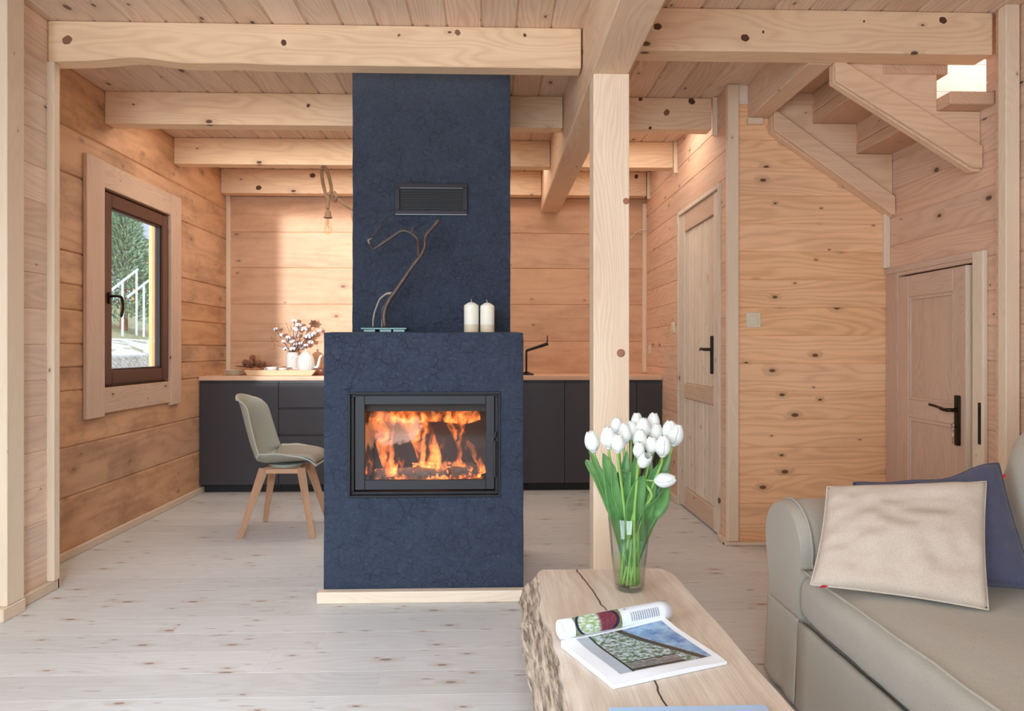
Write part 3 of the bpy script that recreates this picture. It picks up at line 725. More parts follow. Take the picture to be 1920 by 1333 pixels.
obj('door_handle', h, M['bronze'], leaf, smooth=40)['label'] = 'dark bronze lever handle on a long plate'
part('strike_plate', M['blackmatt'], d2, (RX-.027, RX-.0255, 3.18, 3.20, hz-.1, hz+.1), bevel=0)
ky = thing('door_key', 'small silver key ring hanging from the lock of the low oak door', 'key', lp(-.012, a, hz-.03))
kb = MB(); kc = lp(-.028, a, hz-.03)
kb.tube([lp(-.010, a, hz-.035), lp(-.03, a, hz-.035)], .003, 8); kb.tube([kc+Vector((0, .009*math.cos(t), .012*math.sin(t)+.006)) for t in [i*PI/8 for i in range(17)]], .0022, 6)
obj('key', kb, M['chrome'], ky, smooth=True)
kb = MB(); kb.tube([kc+Vector((-.001, .011*math.cos(t), -.012+.012*math.sin(t))) for t in [i*PI/8 for i in range(17)]], .0015, 6); kb.box(kc.x-.002, kc.x+.001, kc.y-.004, kc.y+.004, kc.z-.085, kc.z-.022, .001)
obj('spare_key', kb, M['chrome'], ky, smooth=True)

# ---------------------------------------------------------------- stairs
st = thing('staircase', 'open timber staircase climbing left through the ceiling opening above the low door', 'staircase', (2.0, 3.6, 1.95))
def stringer(y0, y1, left, right, mat):
    poly = [(1.638, left), (2.32, right+(.0 if right > 1.98 else .03)), (2.358, right), (2.358, 2.296), (2.145, 2.296), (2.145, 2.472), (1.885, 2.472), (1.885, 2.650), (1.638, 2.650)]
    m = MB(); m.prism(poly, 1, y0, y1, .003); return obj('stringer', m, mat, st)
stringer(3.216, 3.258, 2.427, 2.006, M['stair'])
stringer(3.935, FY-.003, 2.422, 1.925, M['stair'])
ln = MB(); ln.prism([(1.64, 2.43), (2.315, 2.02), (2.356, 2.02), (2.356, 2.125), (1.64, 2.545)], 1, 3.196, 3.2155, .003)
obj('stringer_board', ln, M['stair'], st)
ln = MB(); ln.prism([(1.64, 2.425), (2.34, 1.935), (2.356, 1.935), (2.356, 2.04), (1.64, 2.545)], 1, 3.90, 3.9345, .004)
obj('stringer_board', ln, M['stair'], st)
for i, (xa, xb, z) in enumerate(((2.145, 2.358, 2.296), (1.885, 2.20, 2.472), (1.640, 1.94, 2.650))):
    m = MB(); m.box(xa-.0, xb+(.0 if i == 0 else .0), 3.12 if i == 0 else 3.2165, FY-.003, z+.001, z+.060, .004); obj('tread', m, M['stairy'], st)
for xa, z in ((2.145, 2.296), (1.885, 2.472)):
    m = MB(); m.box(xa, xa+.022, 3.26, 3.934, z+.0615, z+.1765, .002); obj('riser', m, M['stairy'], st)

# ---------------------------------------------------------------- fireplace
fp = thing('fireplace', 'dark blue plastered fireplace with glass door and chimney breast', 'fireplace', (-.31, 3.4, 0))
FX0, FX1, FYf, FYb, MZ = -.770, .154, 3.155, 3.92, 1.231
oc = [at(653, 735, Y=FYf), at(938, 931, Y=FYf)]
ox0, ox1, oz0, oz1 = oc[0].x, oc[1].x, oc[1].z, oc[0].z
def rough_box(m, x0, x1, y0, y1, z0, z1, hole=None, d=.03):
    "plastered box with softly irregular edges, optional opening in the front face"
    def face(P, nu, nv, skip=None):
        vs = {}
        for i in range(nu+1):
            for j in range(nv+1): vs[i, j] = m.bm.verts.new(P(i/nu, j/nv))
        for i in range(nu):
            for j in range(nv):
                if skip and skip((i+.5)/nu, (j+.5)/nv): continue
                m.bm.faces.new((vs[i, j], vs[i+1, j], vs[i+1, j+1], vs[i, j+1]))
    nx, nz, ny = 40, 52, 24
    face(lambda a, b: Vector((x0+a*(x1-x0), y0, z0+b*(z1-z0))), nx, nz)
    face(lambda a, b: Vector((x0+a*(x1-x0), y1, z0+b*(z1-z0))), nx, nz)
    face(lambda a, b: Vector((x0, y0+a*(y1-y0), z0+b*(z1-z0))), ny, nz)
    face(lambda a, b: Vector((x1, y0+a*(y1-y0), z0+b*(z1-z0))), ny, nz)
    face(lambda a, b: Vector((x0+a*(x1-x0), y0+b*(y1-y0), z1)), nx, ny)
    face(lambda a, b: Vector((x0+a*(x1-x0), y0+b*(y1-y0), z0)), nx, ny)
    bmesh.ops.remove_doubles(m.bm, verts=m.bm.verts, dist=.0004)
    for v in m.bm.verts:
        c = v.co; n = noise.noise_vector(c*14)*.0016+noise.noise_vector(c*5)*.0022
        on = sum((abs(c.x-x0) < 1e-3 or abs(c.x-x1) < 1e-3, abs(c.y-y0) < 1e-3, abs(c.z-z1) < 1e-3))
        if abs(c.z-z0) < 1e-3 or abs(c.y-y1) < 1e-3: continue
        ctr = Vector(((x0+x1)/2, (y0+y1)/2, (z0+z1)/2))
        if on >= 2: c += (ctr-c).normalized()*.004*on/2
        v.co = c+n
    return m
# body is built round the firebox opening
m = MB()
for b in ((FX0, ox0, 0, MZ), (ox1, FX1, 0, MZ)): m.box(b[0], b[1], FYf, FYb, b[2], b[3])
m.box(ox0, ox1, FYf, FYb, 0, oz0); m.box(ox0, ox1, FYf, FYb, oz1, MZ); m.box(ox0, ox1, FYb-.1, FYb, oz0, oz1)
bmesh.ops.remove_doubles(m.bm, verts=m.bm.verts, dist=.0005)
dead = [f for f in m.bm.faces if abs(f.normal.x) > .9 and any(abs(f.calc_center_median().x-q) < .002 for q in (ox0, ox1)) and (f.calc_center_median().z < oz0 or f.calc_center_median().z > oz1)]
for _ in range(5):
    es = [e for e in m.bm.edges if e.calc_length() > .05]
    if not es: break
    bmesh.ops.subdivide_edges(m.bm, edges=es, cuts=1, use_grid_fill=True)
for v in m.bm.verts:
    c = v.co
    if ox0-.004 < c.x < ox1+.004 and oz0-.004 < c.z < oz1+.004: continue
    if c.z < .001: continue
    on = [abs(c.x-FX0) < 1e-3 or abs(c.x-FX1) < 1e-3, abs(c.y-FYf) < 1e-3, abs(c.z-MZ) < 1e-3]
    n = noise.noise_vector(c*14)*.0016+noise.noise_vector(c*5)*.0018
    if sum(on) >= 2:
        if on[0]: c.x += .0045*(1 if c.x < -.3 else -1)
        if on[1]: c.y += .0045
        if on[2]: c.z -= .0045
    c.x += n.x; c.y += n.y; c.z += n.z*.6
obj('body', m, M['plaster'], fp, smooth=35)
ch = MB(); c0, c1 = at(660, 400, Y=3.52), at(957, 400, Y=3.52)
CHX0, CHX1, CHY = c0.x, c1.x, 3.52
rough_box(ch, CHX0, CHX1, CHY, FYb, MZ-.004, CEIL-.001)
chim = obj('chimney_breast', ch, M['plaster'], fp, smooth=35)
# vent grille
v0, v1 = at(741, 344, Y=CHY), at(876.5, 404, Y=CHY)
gx0, gx1, gz0, gz1 = v0.x, v1.x, v1.z, v0.z
m = MB(); e = .024
for b in ((gx0, gx1, gz1-e, gz1), (gx0, gx1, gz0, gz0+e), (gx0, gx0+e, gz0+e, gz1-e), (gx1-e, gx1, gz0+e, gz1-e)): m.box(b[0], b[1], CHY-.012, CHY+.01, b[2], b[3], .0012)
vg = obj('vent_grille', m, M['grille'], fp); vg['label'] = 'black rectangular hot air grille'
m = MB(); m.box(gx0+e, gx1-e, CHY-.002, CHY+.004, gz0+e, gz1-e)
for i in range(9): m.box(gx0+e, gx1-e, CHY-.006, CHY-.001, gz0+e+i*.0128+.003, gz0+e+i*.0128+.006)
obj('louvre', m, M['blackmatt'], vg)
m = MB(); m.box(gx0+e, gx1-e, CHY-.0125, CHY-.010, gz1-e-.0018, gz1-e); m.box(gx0+.002, gx1-.002, CHY-.0135, CHY-.012, gz0, gz0+.0022); obj('bright_edge', m, plain('pale_metal_edge', (150, 150, 150), .3, .8), vg)  # thin paler strips along the grille frame

# firebox insert
fb0 = FYf+.004
m = MB(); e = .014
def ring(m, x0, x1, z0, z1, e, y0, y1, bv=.0015):
    m.box(x0, x1, y0, y1, z1-e, z1, bv); m.box(x0, x1, y0, y1, z0, z0+e, bv); m.box(x0, x0+e, y0, y1, z0+e, z1-e, bv); m.box(x1-e, x1, y0, y1, z0+e, z1-e, bv)
ring(m, ox0, ox1, oz0, oz1, .010, FYf-.008, FYf+.06)
ring(m, ox0+.010, ox1-.010, oz0+.010, oz1-.010, .014, FYf+.012, FYf+.07)
fi = obj('stove_insert', m, M['blackmatt'], fp); fi['label'] = 'black steel surround of the stove'
q0, q1 = at(666, 742, Y=FYf+.01), at(927, 917, Y=FYf+.01); g0, g1 = at(684, 758.5, Y=FYf+.01), at(911, 899, Y=FYf+.01)
m = MB(); y0, y1 = FYf+.006, FYf+.03
m.box(q0.x, g0.x, y0, y1, q1.z, q0.z, .002); m.box(g1.x, q1.x, y0, y1, q1.z, q0.z, .002); m.box(g0.x, g1.x, y0, y1, g0.z, q0.z, .002); m.box(g0.x, g1.x, y0, y1, q1.z, g1.z, .002)
sd = obj('stove_door', m, M['steel'], fp); sd['label'] = 'dark grey steel door frame'
m = MB(); m.box(g0.x-.004, g1.x+.004, y0+.008, y0+.012, g1.z-.004, g0.z+.004); obj('glass_pane', m, M['stoveglass'], sd)
h = MB(); h0, h1 = at(928, 826, Y=FYf-.01), at(928, 894, Y=FYf-.01)
h.tube([(h0.x, FYf-.022, h0.z), (h0.x, FYf-.022, h1.z)], .006, 12)
for z in (h0.z-.012, h1.z+.012): h.tube([(h0.x, FYf-.022, z), (h0.x-.004, FYf+.012, z)], .005, 8)
h.tube([(h0.x, FYf-.005, h0.z+.012), (h0.x+.004, FYf-.005, h0.z+.04)], .006, 8)
obj('handle', h, M['black'], sd, smooth=40)
# chamber
bx0, bx1, bz0, bz1, by1 = ox0+.03, ox1-.03, oz0+.04, oz1-.03, FYf+.42
m = MB()
m.box(bx0, bx1, FYf+.05, by1, bz0-.02, bz0); m.box(bx0-.02, bx0, FYf+.05, by1, bz0, bz1); m.box(bx1, bx1+.02, FYf+.05, by1, bz0, bz1)
obj('firebox_floor', m, M['log'] if False else M['blackmatt'], fi)
m = MB(); m.box(bx0, bx1, by1, by1+.02, bz0, bz1-.06); m.box(bx0, bx0+.02, FYf+.06, by1, bz0, bz1-.06); m.box(bx1-.02, bx1, FYf+.06, by1, bz0, bz1-.06); obj('firebox_lining_glare', m, M['verm'], fi)
m = MB(); m.box(bx0-.02, bx1+.02, FYf+.045, by1, bz1-.005, bz1+.01); m.box(g0.x, g1.x, FYf+.05, FYf+.07, at(700, 771, Y=FYf+.05).z, bz1); obj('baffle', m, M['blackmatt'], fi)
# trim board at the foot of the fireplace
m = MB(); t0, t1 = at(594, 1128, Y=3.11), at(991, 1128, Y=3.11)
m.box(t0.x, t1.x, 3.105, FYf-.004, 0, .053, .006, seg=2); o = obj('hearth_trim', m, M['trimx'], origin='base'); tag(o, 'pale timber strip along the foot of the fireplace', 'skirting')

# logs in the fire
fz = bz0
for i, (px, py, dy, L, r, ang, lab) in enumerate(((742, 893, .17, .20, .030, .25, 'charred glowing log at the left of the fire'), (800, 894, .13, .22, .034, -.5, 'ash-covered glowing log in the middle of the fire'), (862, 889, .20, .20, .033, .45, 'charred glowing log at the right of the fire'), (830, 880, .28, .30, .036, .05, 'long charred log at the back of the fire'))):
    c = at(px, py, Y=FYf+dy); c.z = fz+r
    m = MB(); d = Vector((math.cos(ang), math.sin(ang)*.6, .0)).normalized()
    pts = [c+d*L*(t-.5) for t in [k/10 for k in range(11)]]
    m.tube(pts, [r*(1+.12*noise.noise(Vector((k*.7, i*3, 0)))) for k in range(11)], 14)
    for v in m.bm.verts: v.co += noise.noise_vector(v.co*45)*.006
    zmin = min(v.co.z for v in m.bm.verts)
    for v in m.bm.verts: v.co.z += fz+.0005-zmin
    tag(obj('fire_log', m, M['log'], origin='base', smooth=True), lab, 'log', 'logs burning in the stove')
# flames: rising tongues of glowing gas
def tongue(base, pts, rad, label):
    m = MB(); P = smooth_path(pts, 5); R = [v[0] for v in smooth_path([Vector((r, 0, 0)) for r in rad], 5)]
    m.tube(P, [max(r, .003) for r in R], 16, flat=.55, up=(0, 1, 0))
    o = obj('flame', m, M['flame'], origin='base', smooth=True)
    return tag(o, label, 'flame', 'flames behind the stove glass')
def fl(pxs, dy, rad, label):
    tongue(None, [at(px, py, Y=FYf+dy) for px, py in pxs], rad, label)
fl([(733, 893), (730, 860), (722, 825), (716, 795), (725, 765)], .14, [.028, .045, .050, .065, .08], 'tall flame at the left of the fire')
fl([(742, 890), (752, 868), (758, 846), (762, 828)], .11, [.020, .018, .012, .003], 'small leaning flame beside the left tall flame')
fl([(810, 893), (806, 862), (796, 828), (780, 795), (765, 765)], .17, [.035, .058, .060, .070, .09], 'broad flame in the middle of the fire')
fl([(822, 893), (832, 865), (828, 845), (835, 820)], .10, [.028, .024, .018, .004], 'short bright flame right of the middle')
fl([(868, 890), (862, 868), (866, 838), (858, 800), (850, 768)], .20, [.028, .030, .026, .045, .08], 'thin flame at the right of the fire')
fl([(905, 888), (896, 860), (884, 838), (872, 822)], .15, [.020, .022, .016, .004], 'flame leaning in from the right edge of the fire')
fl([(690, 890), (694, 870), (699, 850), (697, 835)], .13, [.018, .016, .010, .003], 'small flame at the left edge of the fire')
fl([(700, 896), (760, 897), (820, 898), (880, 897), (905, 896)], .10, [.014, .020, .020, .022, .012], 'low row of flames along the bottom of the fire')
fl([(700, 776), (760, 778), (820, 776), (870, 778), (900, 776)], .22, [.030, .042, .040, .045, .030], 'flames rolling under the top of the firebox')
fl_l = bpy.data.lights.new('firelight', 'POINT'); fl_l.energy = 1.6; fl_l.color = (1, .42, .14); fl_l.shadow_soft_size = .07
fo = bpy.data.objects.new('firelight', fl_l); COL.objects.link(fo); fo.location = (-.3, FYf+.16, bz0+.17)

# ================================================================ KITCHEN
KF, KT, WT, WB = 5.53, 5.58, .935, .901      # door fronts, toe kick, worktop top / underside
KB = BY-.012
def cabinet_unit(x0, x1, kind, label):
    c = thing('base_cabinet', label, 'cabinet', ((x0+x1)/2, KF, 0), group='anthracite base cabinets')
    m = MB(); m.box(x0+.001, x1-.001, KF+.021, KB, .065, WB-.0005); obj('carcass', m, M['cab'], c)
    m = MB(); m.box(x0+.001, x1-.001, KT, KT+.02, 0, .0645); obj('plinth', m, M['blackmatt'], c)
    zt = WB-.022
    if kind == 'door':
        m = MB(); m.box(x0+.0015, x1-.0015, KF, KF+.02, .066, zt, .0015); obj('door', m, M['cab'], c)
    elif kind == 'drawers':
        for z0, z1 in ((.066, .458), (.468, .672), (.682, zt)):
            m = MB(); m.box(x0+.0015, x1-.0015, KF, KF+.02, z0, z1-.004, .0015); obj('drawer', m, M['cab'], c)
    return c
cabinet_unit(LX+.004, -1.70, 'door', 'widest anthracite base cabinet with one plain door, in the left kitchen corner')
cabinet_unit(-1.70, -1.16, 'drawers', 'anthracite base cabinet with drawers, behind the grey chair')
cabinet_unit(.01, .60, 'door', 'anthracite base cabinet under the tap, left of the timber post')
cabinet_unit(.60, 1.19, 'door', 'anthracite base cabinet mostly hidden behind the timber post')
cabinet_unit(1.19, KX-.004, 'door', 'narrow anthracite base cabinet at the right end of the kitchen run')
m = MB(); m.box(LX+.002, KX-.002, KF-.012, KB+.004, WB, WT, .003, seg=2)
o = obj('worktop', m, M['worktop'], origin='base'); tag(o, 'long pale beech worktop over the anthracite cabinets', 'worktop')

# sink and tap
sk = thing('kitchen_sink', 'flat black sink set in the worktop right of the fireplace', 'sink', (.12, 5.82, WT))
m = MB(); ring(m, -.30, .47, 5.62, 6.02, .03, 0, 1) if False else None
m.box(-.30, .36, 5.66, 5.70, WT+.0003, WT+.010, .003); m.box(-.30, .36, 5.98, 6.03, WT+.0003, WT+.010, .003); m.box(-.30, -.26, 5.70, 5.98, WT+.0003, WT+.010, .003); m.box(.32, .36, 5.70, 5.98, WT+.0003, WT+.010, .003)
obj('rim', m, M['blackmatt'], sk)
m = MB(); m.box(-.26, .32, 5.70, 5.98, WT+.0003, WT+.003, .001); obj('basin', m, M['black'], sk)
tp0 = at(987, 695, Y=5.99)
tp = thing('kitchen_tap', 'black kitchen tap with a slanting spout behind the fireplace edge', 'tap', (tp0.x, 5.995, WT+.0105))
m = MB(); e1, e2 = at(987, 655, Y=5.995), at(1026, 645, Y=5.97)
m.lathe([(0, WT+.0105), (.024, WT+.0105), (.024, WT+.017), (0, WT+.017)], 20, c=(tp0.x, 5.995, 0))
m.tube([(tp0.x, 5.995, WT+.016), (e1.x, 5.995, e1.z-.012)], .0085, 12); obj('column', m, M['blackmatt'], tp, smooth=40)
m = MB(); m.tube([(e1.x-.002, 5.995, e1.z-.012), (e2.x+.008, 5.97, e2.z+.004)], [.0105, .015], 12); m.tube([(e2.x-.045, 5.972, e2.z-.012), (e2.x-.045, 5.972, e2.z-.03)], .009, 10); obj('spout', m, M['blackmatt'], tp, smooth=40)
m = MB(); m.tube([(e2.x, 5.97, e2.z), (e2.x+.002, 5.965, e2.z+.075)], [.006, .004], 10); obj('lever', m, M['blackmatt'], tp, smooth=40)

# ---- crockery at the left
def plate_stack(x, y, z, n, r, label):
    for i in range(n):
        m = MB(); zz = z+.0004+i*.0155
        m.lathe([(0, zz), (r*.62, zz), (r*.66, zz+.003), (r, zz+.0135), (r*1.0, zz+.0150), (r*.97, zz+.0150), (r*.62, zz+.0065), (0, zz+.0055)], 40, c=(x, y, 0))
        tag(obj('stacked_plate', m, M['cream'], origin='base', smooth=True), label[i], 'plate', 'cream plates stacked in the corner')
pl = at(438, 700, Y=5.75)
plate_stack(pl.x, 5.75, WT, 3, .082, ('lowest cream plate of the stack in the worktop corner', 'middle cream plate of the stack in the worktop corner', 'topmost cream plate of the stack in the worktop corner'))
cs_ = at(476, 690, Y=5.93)
m = MB(); m.lathe([(0, WT+.0004), (.055, WT+.0004), (.05, WT+.006), (.012, WT+.012), (.011, WT+.05), (.03, WT+.058), (.145, WT+.068), (.150, WT+.073), (.145, WT+.074), (.03, WT+.066), (0, WT+.065)], 44, c=(cs_.x, 5.93, 0))
tag(obj('cake_stand', m, M['brownc'], origin='base', smooth=True), 'brown footed dish carrying pine cones beside the cream plates', 'dish')
random.seed(4)
def cone(c, r, rot, label):
    m = MB(); Mx = Matrix.Rotation(rot[0], 4, 'X')@Matrix.Rotation(rot[1], 4, 'Y')
    for k in range(7):
        rr = r*math.sin(PI*(k+.7)/8.2); z = -r+2*r*(k+.5)/7
        nseg = 9
        for j in range(nseg):
            a = 2*PI*(j+.5*(k % 2))/nseg; p = Mx@Vector((rr*.8*math.cos(a), rr*.8*math.sin(a), z))
            m.bm.transform(Matrix()) ; bmesh.ops.create_icosphere(m.bm, subdivisions=1, radius=r*.26, matrix=Matrix.Translation(c+p))
    bmesh.ops.create_icosphere(m.bm, subdivisions=2, radius=r*.74, matrix=Matrix.Translation(c))
    return tag(obj('pine_cone', m, M['bread'], origin='base', smooth=True), label, 'pine cone', 'pine cones on the brown dish')
zc = WT+.0715
for dx, dy, dz, r, lab in ((-.075, 0, .028, .026, 'leftmost pine cone on the brown dish'), (-.02, -.03, .028, .028, 'front pine cone on the brown dish'), (.04, .0, .027, .026, 'pine cone right of the pile on the brown dish'), (-.015, .035, .028, .028, 'rear pine cone on the brown dish'), (-.012, .0, .072, .026, 'topmost pine cone on the brown dish'), (.09, -.02, .022, .020, 'smallest pine cone at the right rim of the brown dish')):
    cone(Vector((cs_.x+dx, 5.93+dy, zc+dz)), r, (random.uniform(0, 1.5), random.uniform(0, 3)), lab)
# tray
ta, tb = at(462, 703, Y=5.68), at(592, 703, Y=5.68); ty0, ty1 = 5.62, 5.86
m = MB(); zt = WT+.0004
m.box(ta.x+.03, tb.x-.02, ty0+.02, ty1-.02, zt, zt+.008, .002)
poly = [(ta.x+.03, zt), (tb.x-.02, zt), (tb.x+.015, zt+.045), (ta.x, zt+.045)]
m.prism(poly, 1, ty0, ty0+.012, .002); m.prism(poly, 1, ty1-.012, ty1, .002)
m.prism([(ta.x+.03, zt), (ta.x+.042, zt), (ta.x+.012, zt+.045), (ta.x, zt+.045)], 1, ty0+.012, ty1-.012); m.prism([(tb.x-.032, zt), (tb.x-.02, zt), (tb.x+.015, zt+.045), (tb.x+.003, zt+.045)], 1, ty0+.012, ty1-.012)
tag(obj('serving_tray', m, M['tray'], origin='base'), 'long pale wooden tray with sloping ends on the worktop', 'tray')
tz = WT+.009
# bread roll on tray
c = at(479, 694, Y=5.73)
m = MB(); m.sphere(Vector((c.x, 5.73, tz+.030)), (.048, .038, .029), u=20, v=12)
for v in m.bm.verts: v.co += noise.noise_vector(v.co*30)*.004; v.co.z = max(v.co.z, tz)
tag(obj('bread_roll', m, M['bread'], origin='base', smooth=True), 'brown bread roll at the left end of the wooden tray', 'bread')
# cup on saucer
c = at(509, 692, Y=5.69); cu = thing('coffee_cup', 'white cup with a round handle at its left, on the wooden tray', 'cup', (c.x, 5.70, tz))
m = MB(); m.lathe([(0, tz+.004), (.024, tz+.004), (.028, tz+.01), (.042, tz+.045), (.045, tz+.062), (.042, tz+.062), (.038, tz+.045), (.024, tz+.012), (0, tz+.010)], 32, c=(c.x, 5.70, 0)); obj('cup_body', m, M['ceramic'], cu, smooth=True)
m = MB(); m.tube([(c.x-.040-.020*math.sin(t), 5.70, tz+.036+.018*math.cos(t)) for t in [i*PI/8 for i in range(9)]], .0045, 8); obj('handle', m, M['ceramic'], cu, smooth=True)
m = MB(); m.lathe([(0, tz+.0004), (.04, tz+.0004), (.062, tz+.008), (.06, tz+.0085), (.038, tz+.0035), (0, tz+.0035)], 32, c=(c.x, 5.70, 0)); obj('saucer', m, M['ceramic'], cu, smooth=True)
m = MB(); c = at(529, 692, Y=5.79); m.lathe([(0, tz+.0004), (.03, tz+.0004), (.034, tz+.012), (.044, tz+.052), (.040, tz+.052), (.030, tz+.012), (0, tz+.008)], 32, c=(c.x, 5.79, 0))
tag(obj('sugar_bowl', m, M['ceramic'], origin='base', smooth=True), 'small white bowl right of the handled cup on the tray', 'bowl')
# teapot
c = at(573, 690, Y=5.74); X, Y = c.x, 5.745
te = thing('teapot', 'cream ribbed teapot with a swan-neck spout, at the right end of the tray', 'teapot', (X, Y, tz))
def rib(a, z): return 1+.018*math.sin(a*18)
m = MB(); m.lathe([(0, tz+.0004), (.050, tz+.0004), (.055, tz+.008), (.066, tz+.03), (.074, tz+.07), (.072, tz+.11), (.062, tz+.145), (.045, tz+.168), (.040, tz+.17)], 72, c=(X, Y, 0), wob=rib); obj('pot_body', m, M['ceramic'], te, smooth=True)
m = MB(); m.lathe([(.043, tz+.169), (.040, tz+.176), (.024, tz+.186), (.008, tz+.190), (.007, tz+.197), (.012, tz+.204), (.008, tz+.212), (0, tz+.214)], 40, c=(X, Y, 0)); obj('lid', m, M['ceramic'], te, smooth=True)
m = MB(); m.tube(smooth_path([(X+.062, Y, tz+.045), (X+.095, Y, tz+.06), (X+.108, Y, tz+.10), (X+.118, Y, tz+.14), (X+.135, Y, tz+.158)], 6), [.017-.0004*i for i in range(25)], 14); obj('spout', m, M['ceramic'], te, smooth=True)
m = MB(); m.tube(smooth_path([(X-.058, Y-.02, tz+.145), (X-.095, Y-.03, tz+.15), (X-.118, Y-.035, tz+.11), (X-.10, Y-.03, tz+.06), (X-.066, Y-.02, tz+.04)], 6), .0075, 10); obj('handle', m, M['ceramic'], te, smooth=True)
# brown bowl peeping at the fireplace edge
c = at(604, 698, Y=5.80); m = MB(); m.lathe([(0, WT+.0004), (.035, WT+.0004), (.05, WT+.02), (.068, WT+.06), (.064, WT+.06), (.046, WT+.022), (0, WT+.01)], 36, c=(c.x+.01, 5.74, 0))
tag(obj('brown_bowl', m, M['brownc'], origin='base', smooth=True), 'dark brown glazed bowl half hidden behind the fireplace edge', 'bowl')
# jug with cotton
c = at(548, 690, Y=5.98); JX, JY = c.x, 5.98
m = MB(); m.lathe([(0, WT+.0004), (.045, WT+.0004), (.052, WT+.02), (.054, WT+.16), (.050, WT+.19), (.047, WT+.19), (.050, WT+.16), (.047, WT+.02), (0, WT+.012)], 40, c=(JX, JY, 0))
tag(obj('white_vase', m, M['ceramic'], origin='base', smooth=True), 'white cylindrical vase of cotton stems behind the teapot', 'vase')
boll_px = [[(517, 617), (527, 628), (532, 640)], [(552, 601), (555, 618), (557, 629)], [(535, 654), (548, 655), (547, 640)], [(570, 617), (564, 643), (565, 652)], [(599, 620), (588, 627), (583, 641)], [(560, 610), (541, 634), (553, 646)], [(577, 630), (574, 648)]]
desc = ['cotton stem leaning furthest left, with large bolls', 'tallest cotton stem at the middle', 'short cotton stem with low bolls at the front left', 'cotton stem just right of the middle, three bolls', 'cotton stem leaning furthest right towards the fireplace', 'cotton stem of small bolls left of the tallest one', 'short cotton stem low on the right side']
random.seed(11)
for bl, lab in zip(boll_px, desc):
    s = thing('cotton_stem', lab, 'cotton stem', (JX, JY, WT+.013), group='cotton stems in the white vase')
    off = random.uniform(-.05, .05)
    P3 = [at(px, py, Y=JY+off+random.uniform(-.03, .03)) for px, py in bl]
    root = Vector((JX+random.uniform(-.02, .02), JY+random.uniform(-.02, .02), WT+.02)); neck = Vector((JX+(P3[0].x-JX)*.12, JY, WT+.19))
    m = MB(); m.tube(smooth_path([root, neck, neck.lerp(P3[0], .5)+Vector((0, 0, -.01)), P3[0]], 5), .0022, 6)
    for p in P3[1:]: m.tube([neck.lerp(p, .3), p], .0016, 5)
    obj('twig', m, M['twig'], s, smooth=True)
    for p in P3:
        r = random.uniform(.019, .027)
        m = MB()
        for k in range(4):
            a = k*PI/2+random.random(); bmesh.ops.create_icosphere(m.bm, subdivisions=2, radius=r*.62, matrix=Matrix.Translation(p+Vector((math.cos(a)*r*.5, math.sin(a)*r*.5, random.uniform(-.2, .3)*r))))
        for v in m.bm.verts: v.co += noise.noise_vector(v.co*90)*.003
        b = obj('boll', m, M['boll'], s, smooth=True)
        m = MB()
        for k in range(5):
            a = k*2*PI/5; d = Vector((math.cos(a), math.sin(a), 0))
            m.tube([p-Vector((0, 0, r*.8)), p+d*r*.8-Vector((0, 0, r*.3)), p+d*r*1.15+Vector((0, 0, r*.35))], [.003, .005, .001], 5, flat=.4)
        obj('husk', m, M['husk'], b, smooth=True)
for i, (lf, lab) in enumerate(((((588, 607),), 'dry twig with a large brown leaf, right of the cotton'), (((578, 634),), 'dry twig with brown leaves low behind the cotton'))):
    s = thing('dried_twig', lab, 'twig', (JX, JY, WT+.013)); p = at(*lf[0], Y=JY+.03)
    m = MB(); m.tube(smooth_path([(JX+.01*i, JY+.015, WT+.02), (JX+.02, JY+.015, WT+.2), p], 6), .0015, 5); obj('twig', m, M['twig'], s, smooth=True)
    m = MB()
    for k in range(6):
        a = k*1.05; m.tube([p, p+Vector((math.cos(a)*.022, -.005, math.sin(a)*.022)), p+Vector((math.cos(a)*.040, -.01, math.sin(a)*.036))], [.002, .014, .002], 8, flat=.12, up=(0, 1, 0))
    obj('leaf', m, M['husk'], s, smooth=True)
# thin twigs spraying out
for i in range(9):
    px, py = [(510, 633), (515, 645), (522, 612), (538, 606), (545, 612), (563, 603), (606, 616), (596, 642), (583, 612)][i]
    p = at(px, py, Y=JY+random.uniform(-.05, .05)); m = MB()
    m.tube(smooth_path([(JX+random.uniform(-.02, .02), JY+random.uniform(-.02, .02), WT+.03), (JX+(p.x-JX)*.15, JY, WT+.2), Vector((JX+(p.x-JX)*.6, p.y, WT+.2+(p.z-WT-.2)*.55)), p], 4), [.0016]*11+[.0008]*2, 5)
    for k in range(3):
        q = p-Vector((0, 0, .018*k))+Vector((random.uniform(-.006, .006), 0, 0)); m.sphere(q, .0035, u=6, v=5)
    tag(obj('budded_twig', m, M['twig'], origin='base', smooth=True), 'thin budded twig among the cotton stems', 'twig', 'thin budded twigs among the cotton')

# ================================================================ wall fittings
def outlet(c, nrm, w_, h_, label, name='socket'):
    "plate flat on a wall; nrm 'x-' or 'y-'"
    s = thing(name, label, 'switch' if 'switch' in name else 'socket', c)
    m = MB(); m2 = MB()
    if nrm == 'x-':
        m.box(c.x-.009, c.x-.0005, c.y-w_/2, c.y+w_/2, c.z-h_/2, c.z+h_/2, .003, seg=2); m2.box(c.x-.013, c.x-.009, c.y-w_*.31, c.y+w_*.31, c.z-h_*.33, c.z+h_*.33, .002)
    else:
        m.box(c.x-w_/2, c.x+w_/2, c.y-.009, c.y-.0005, c.z-h_/2, c.z+h_/2, .003, seg=2); m2.box(c.x-w_*.31, c.x+w_*.31, c.y-.013, c.y-.009, c.z-h_*.31, c.z+h_*.31, .002)
    obj('plate', m, M['plastic'], s); obj('rocker', m2, M['plastic'], s)
outlet(at(1412, 600, Y=FY), 'y-', .085, .085, 'square cream light switch on the knotty wall under the stairs', 'light_switch')
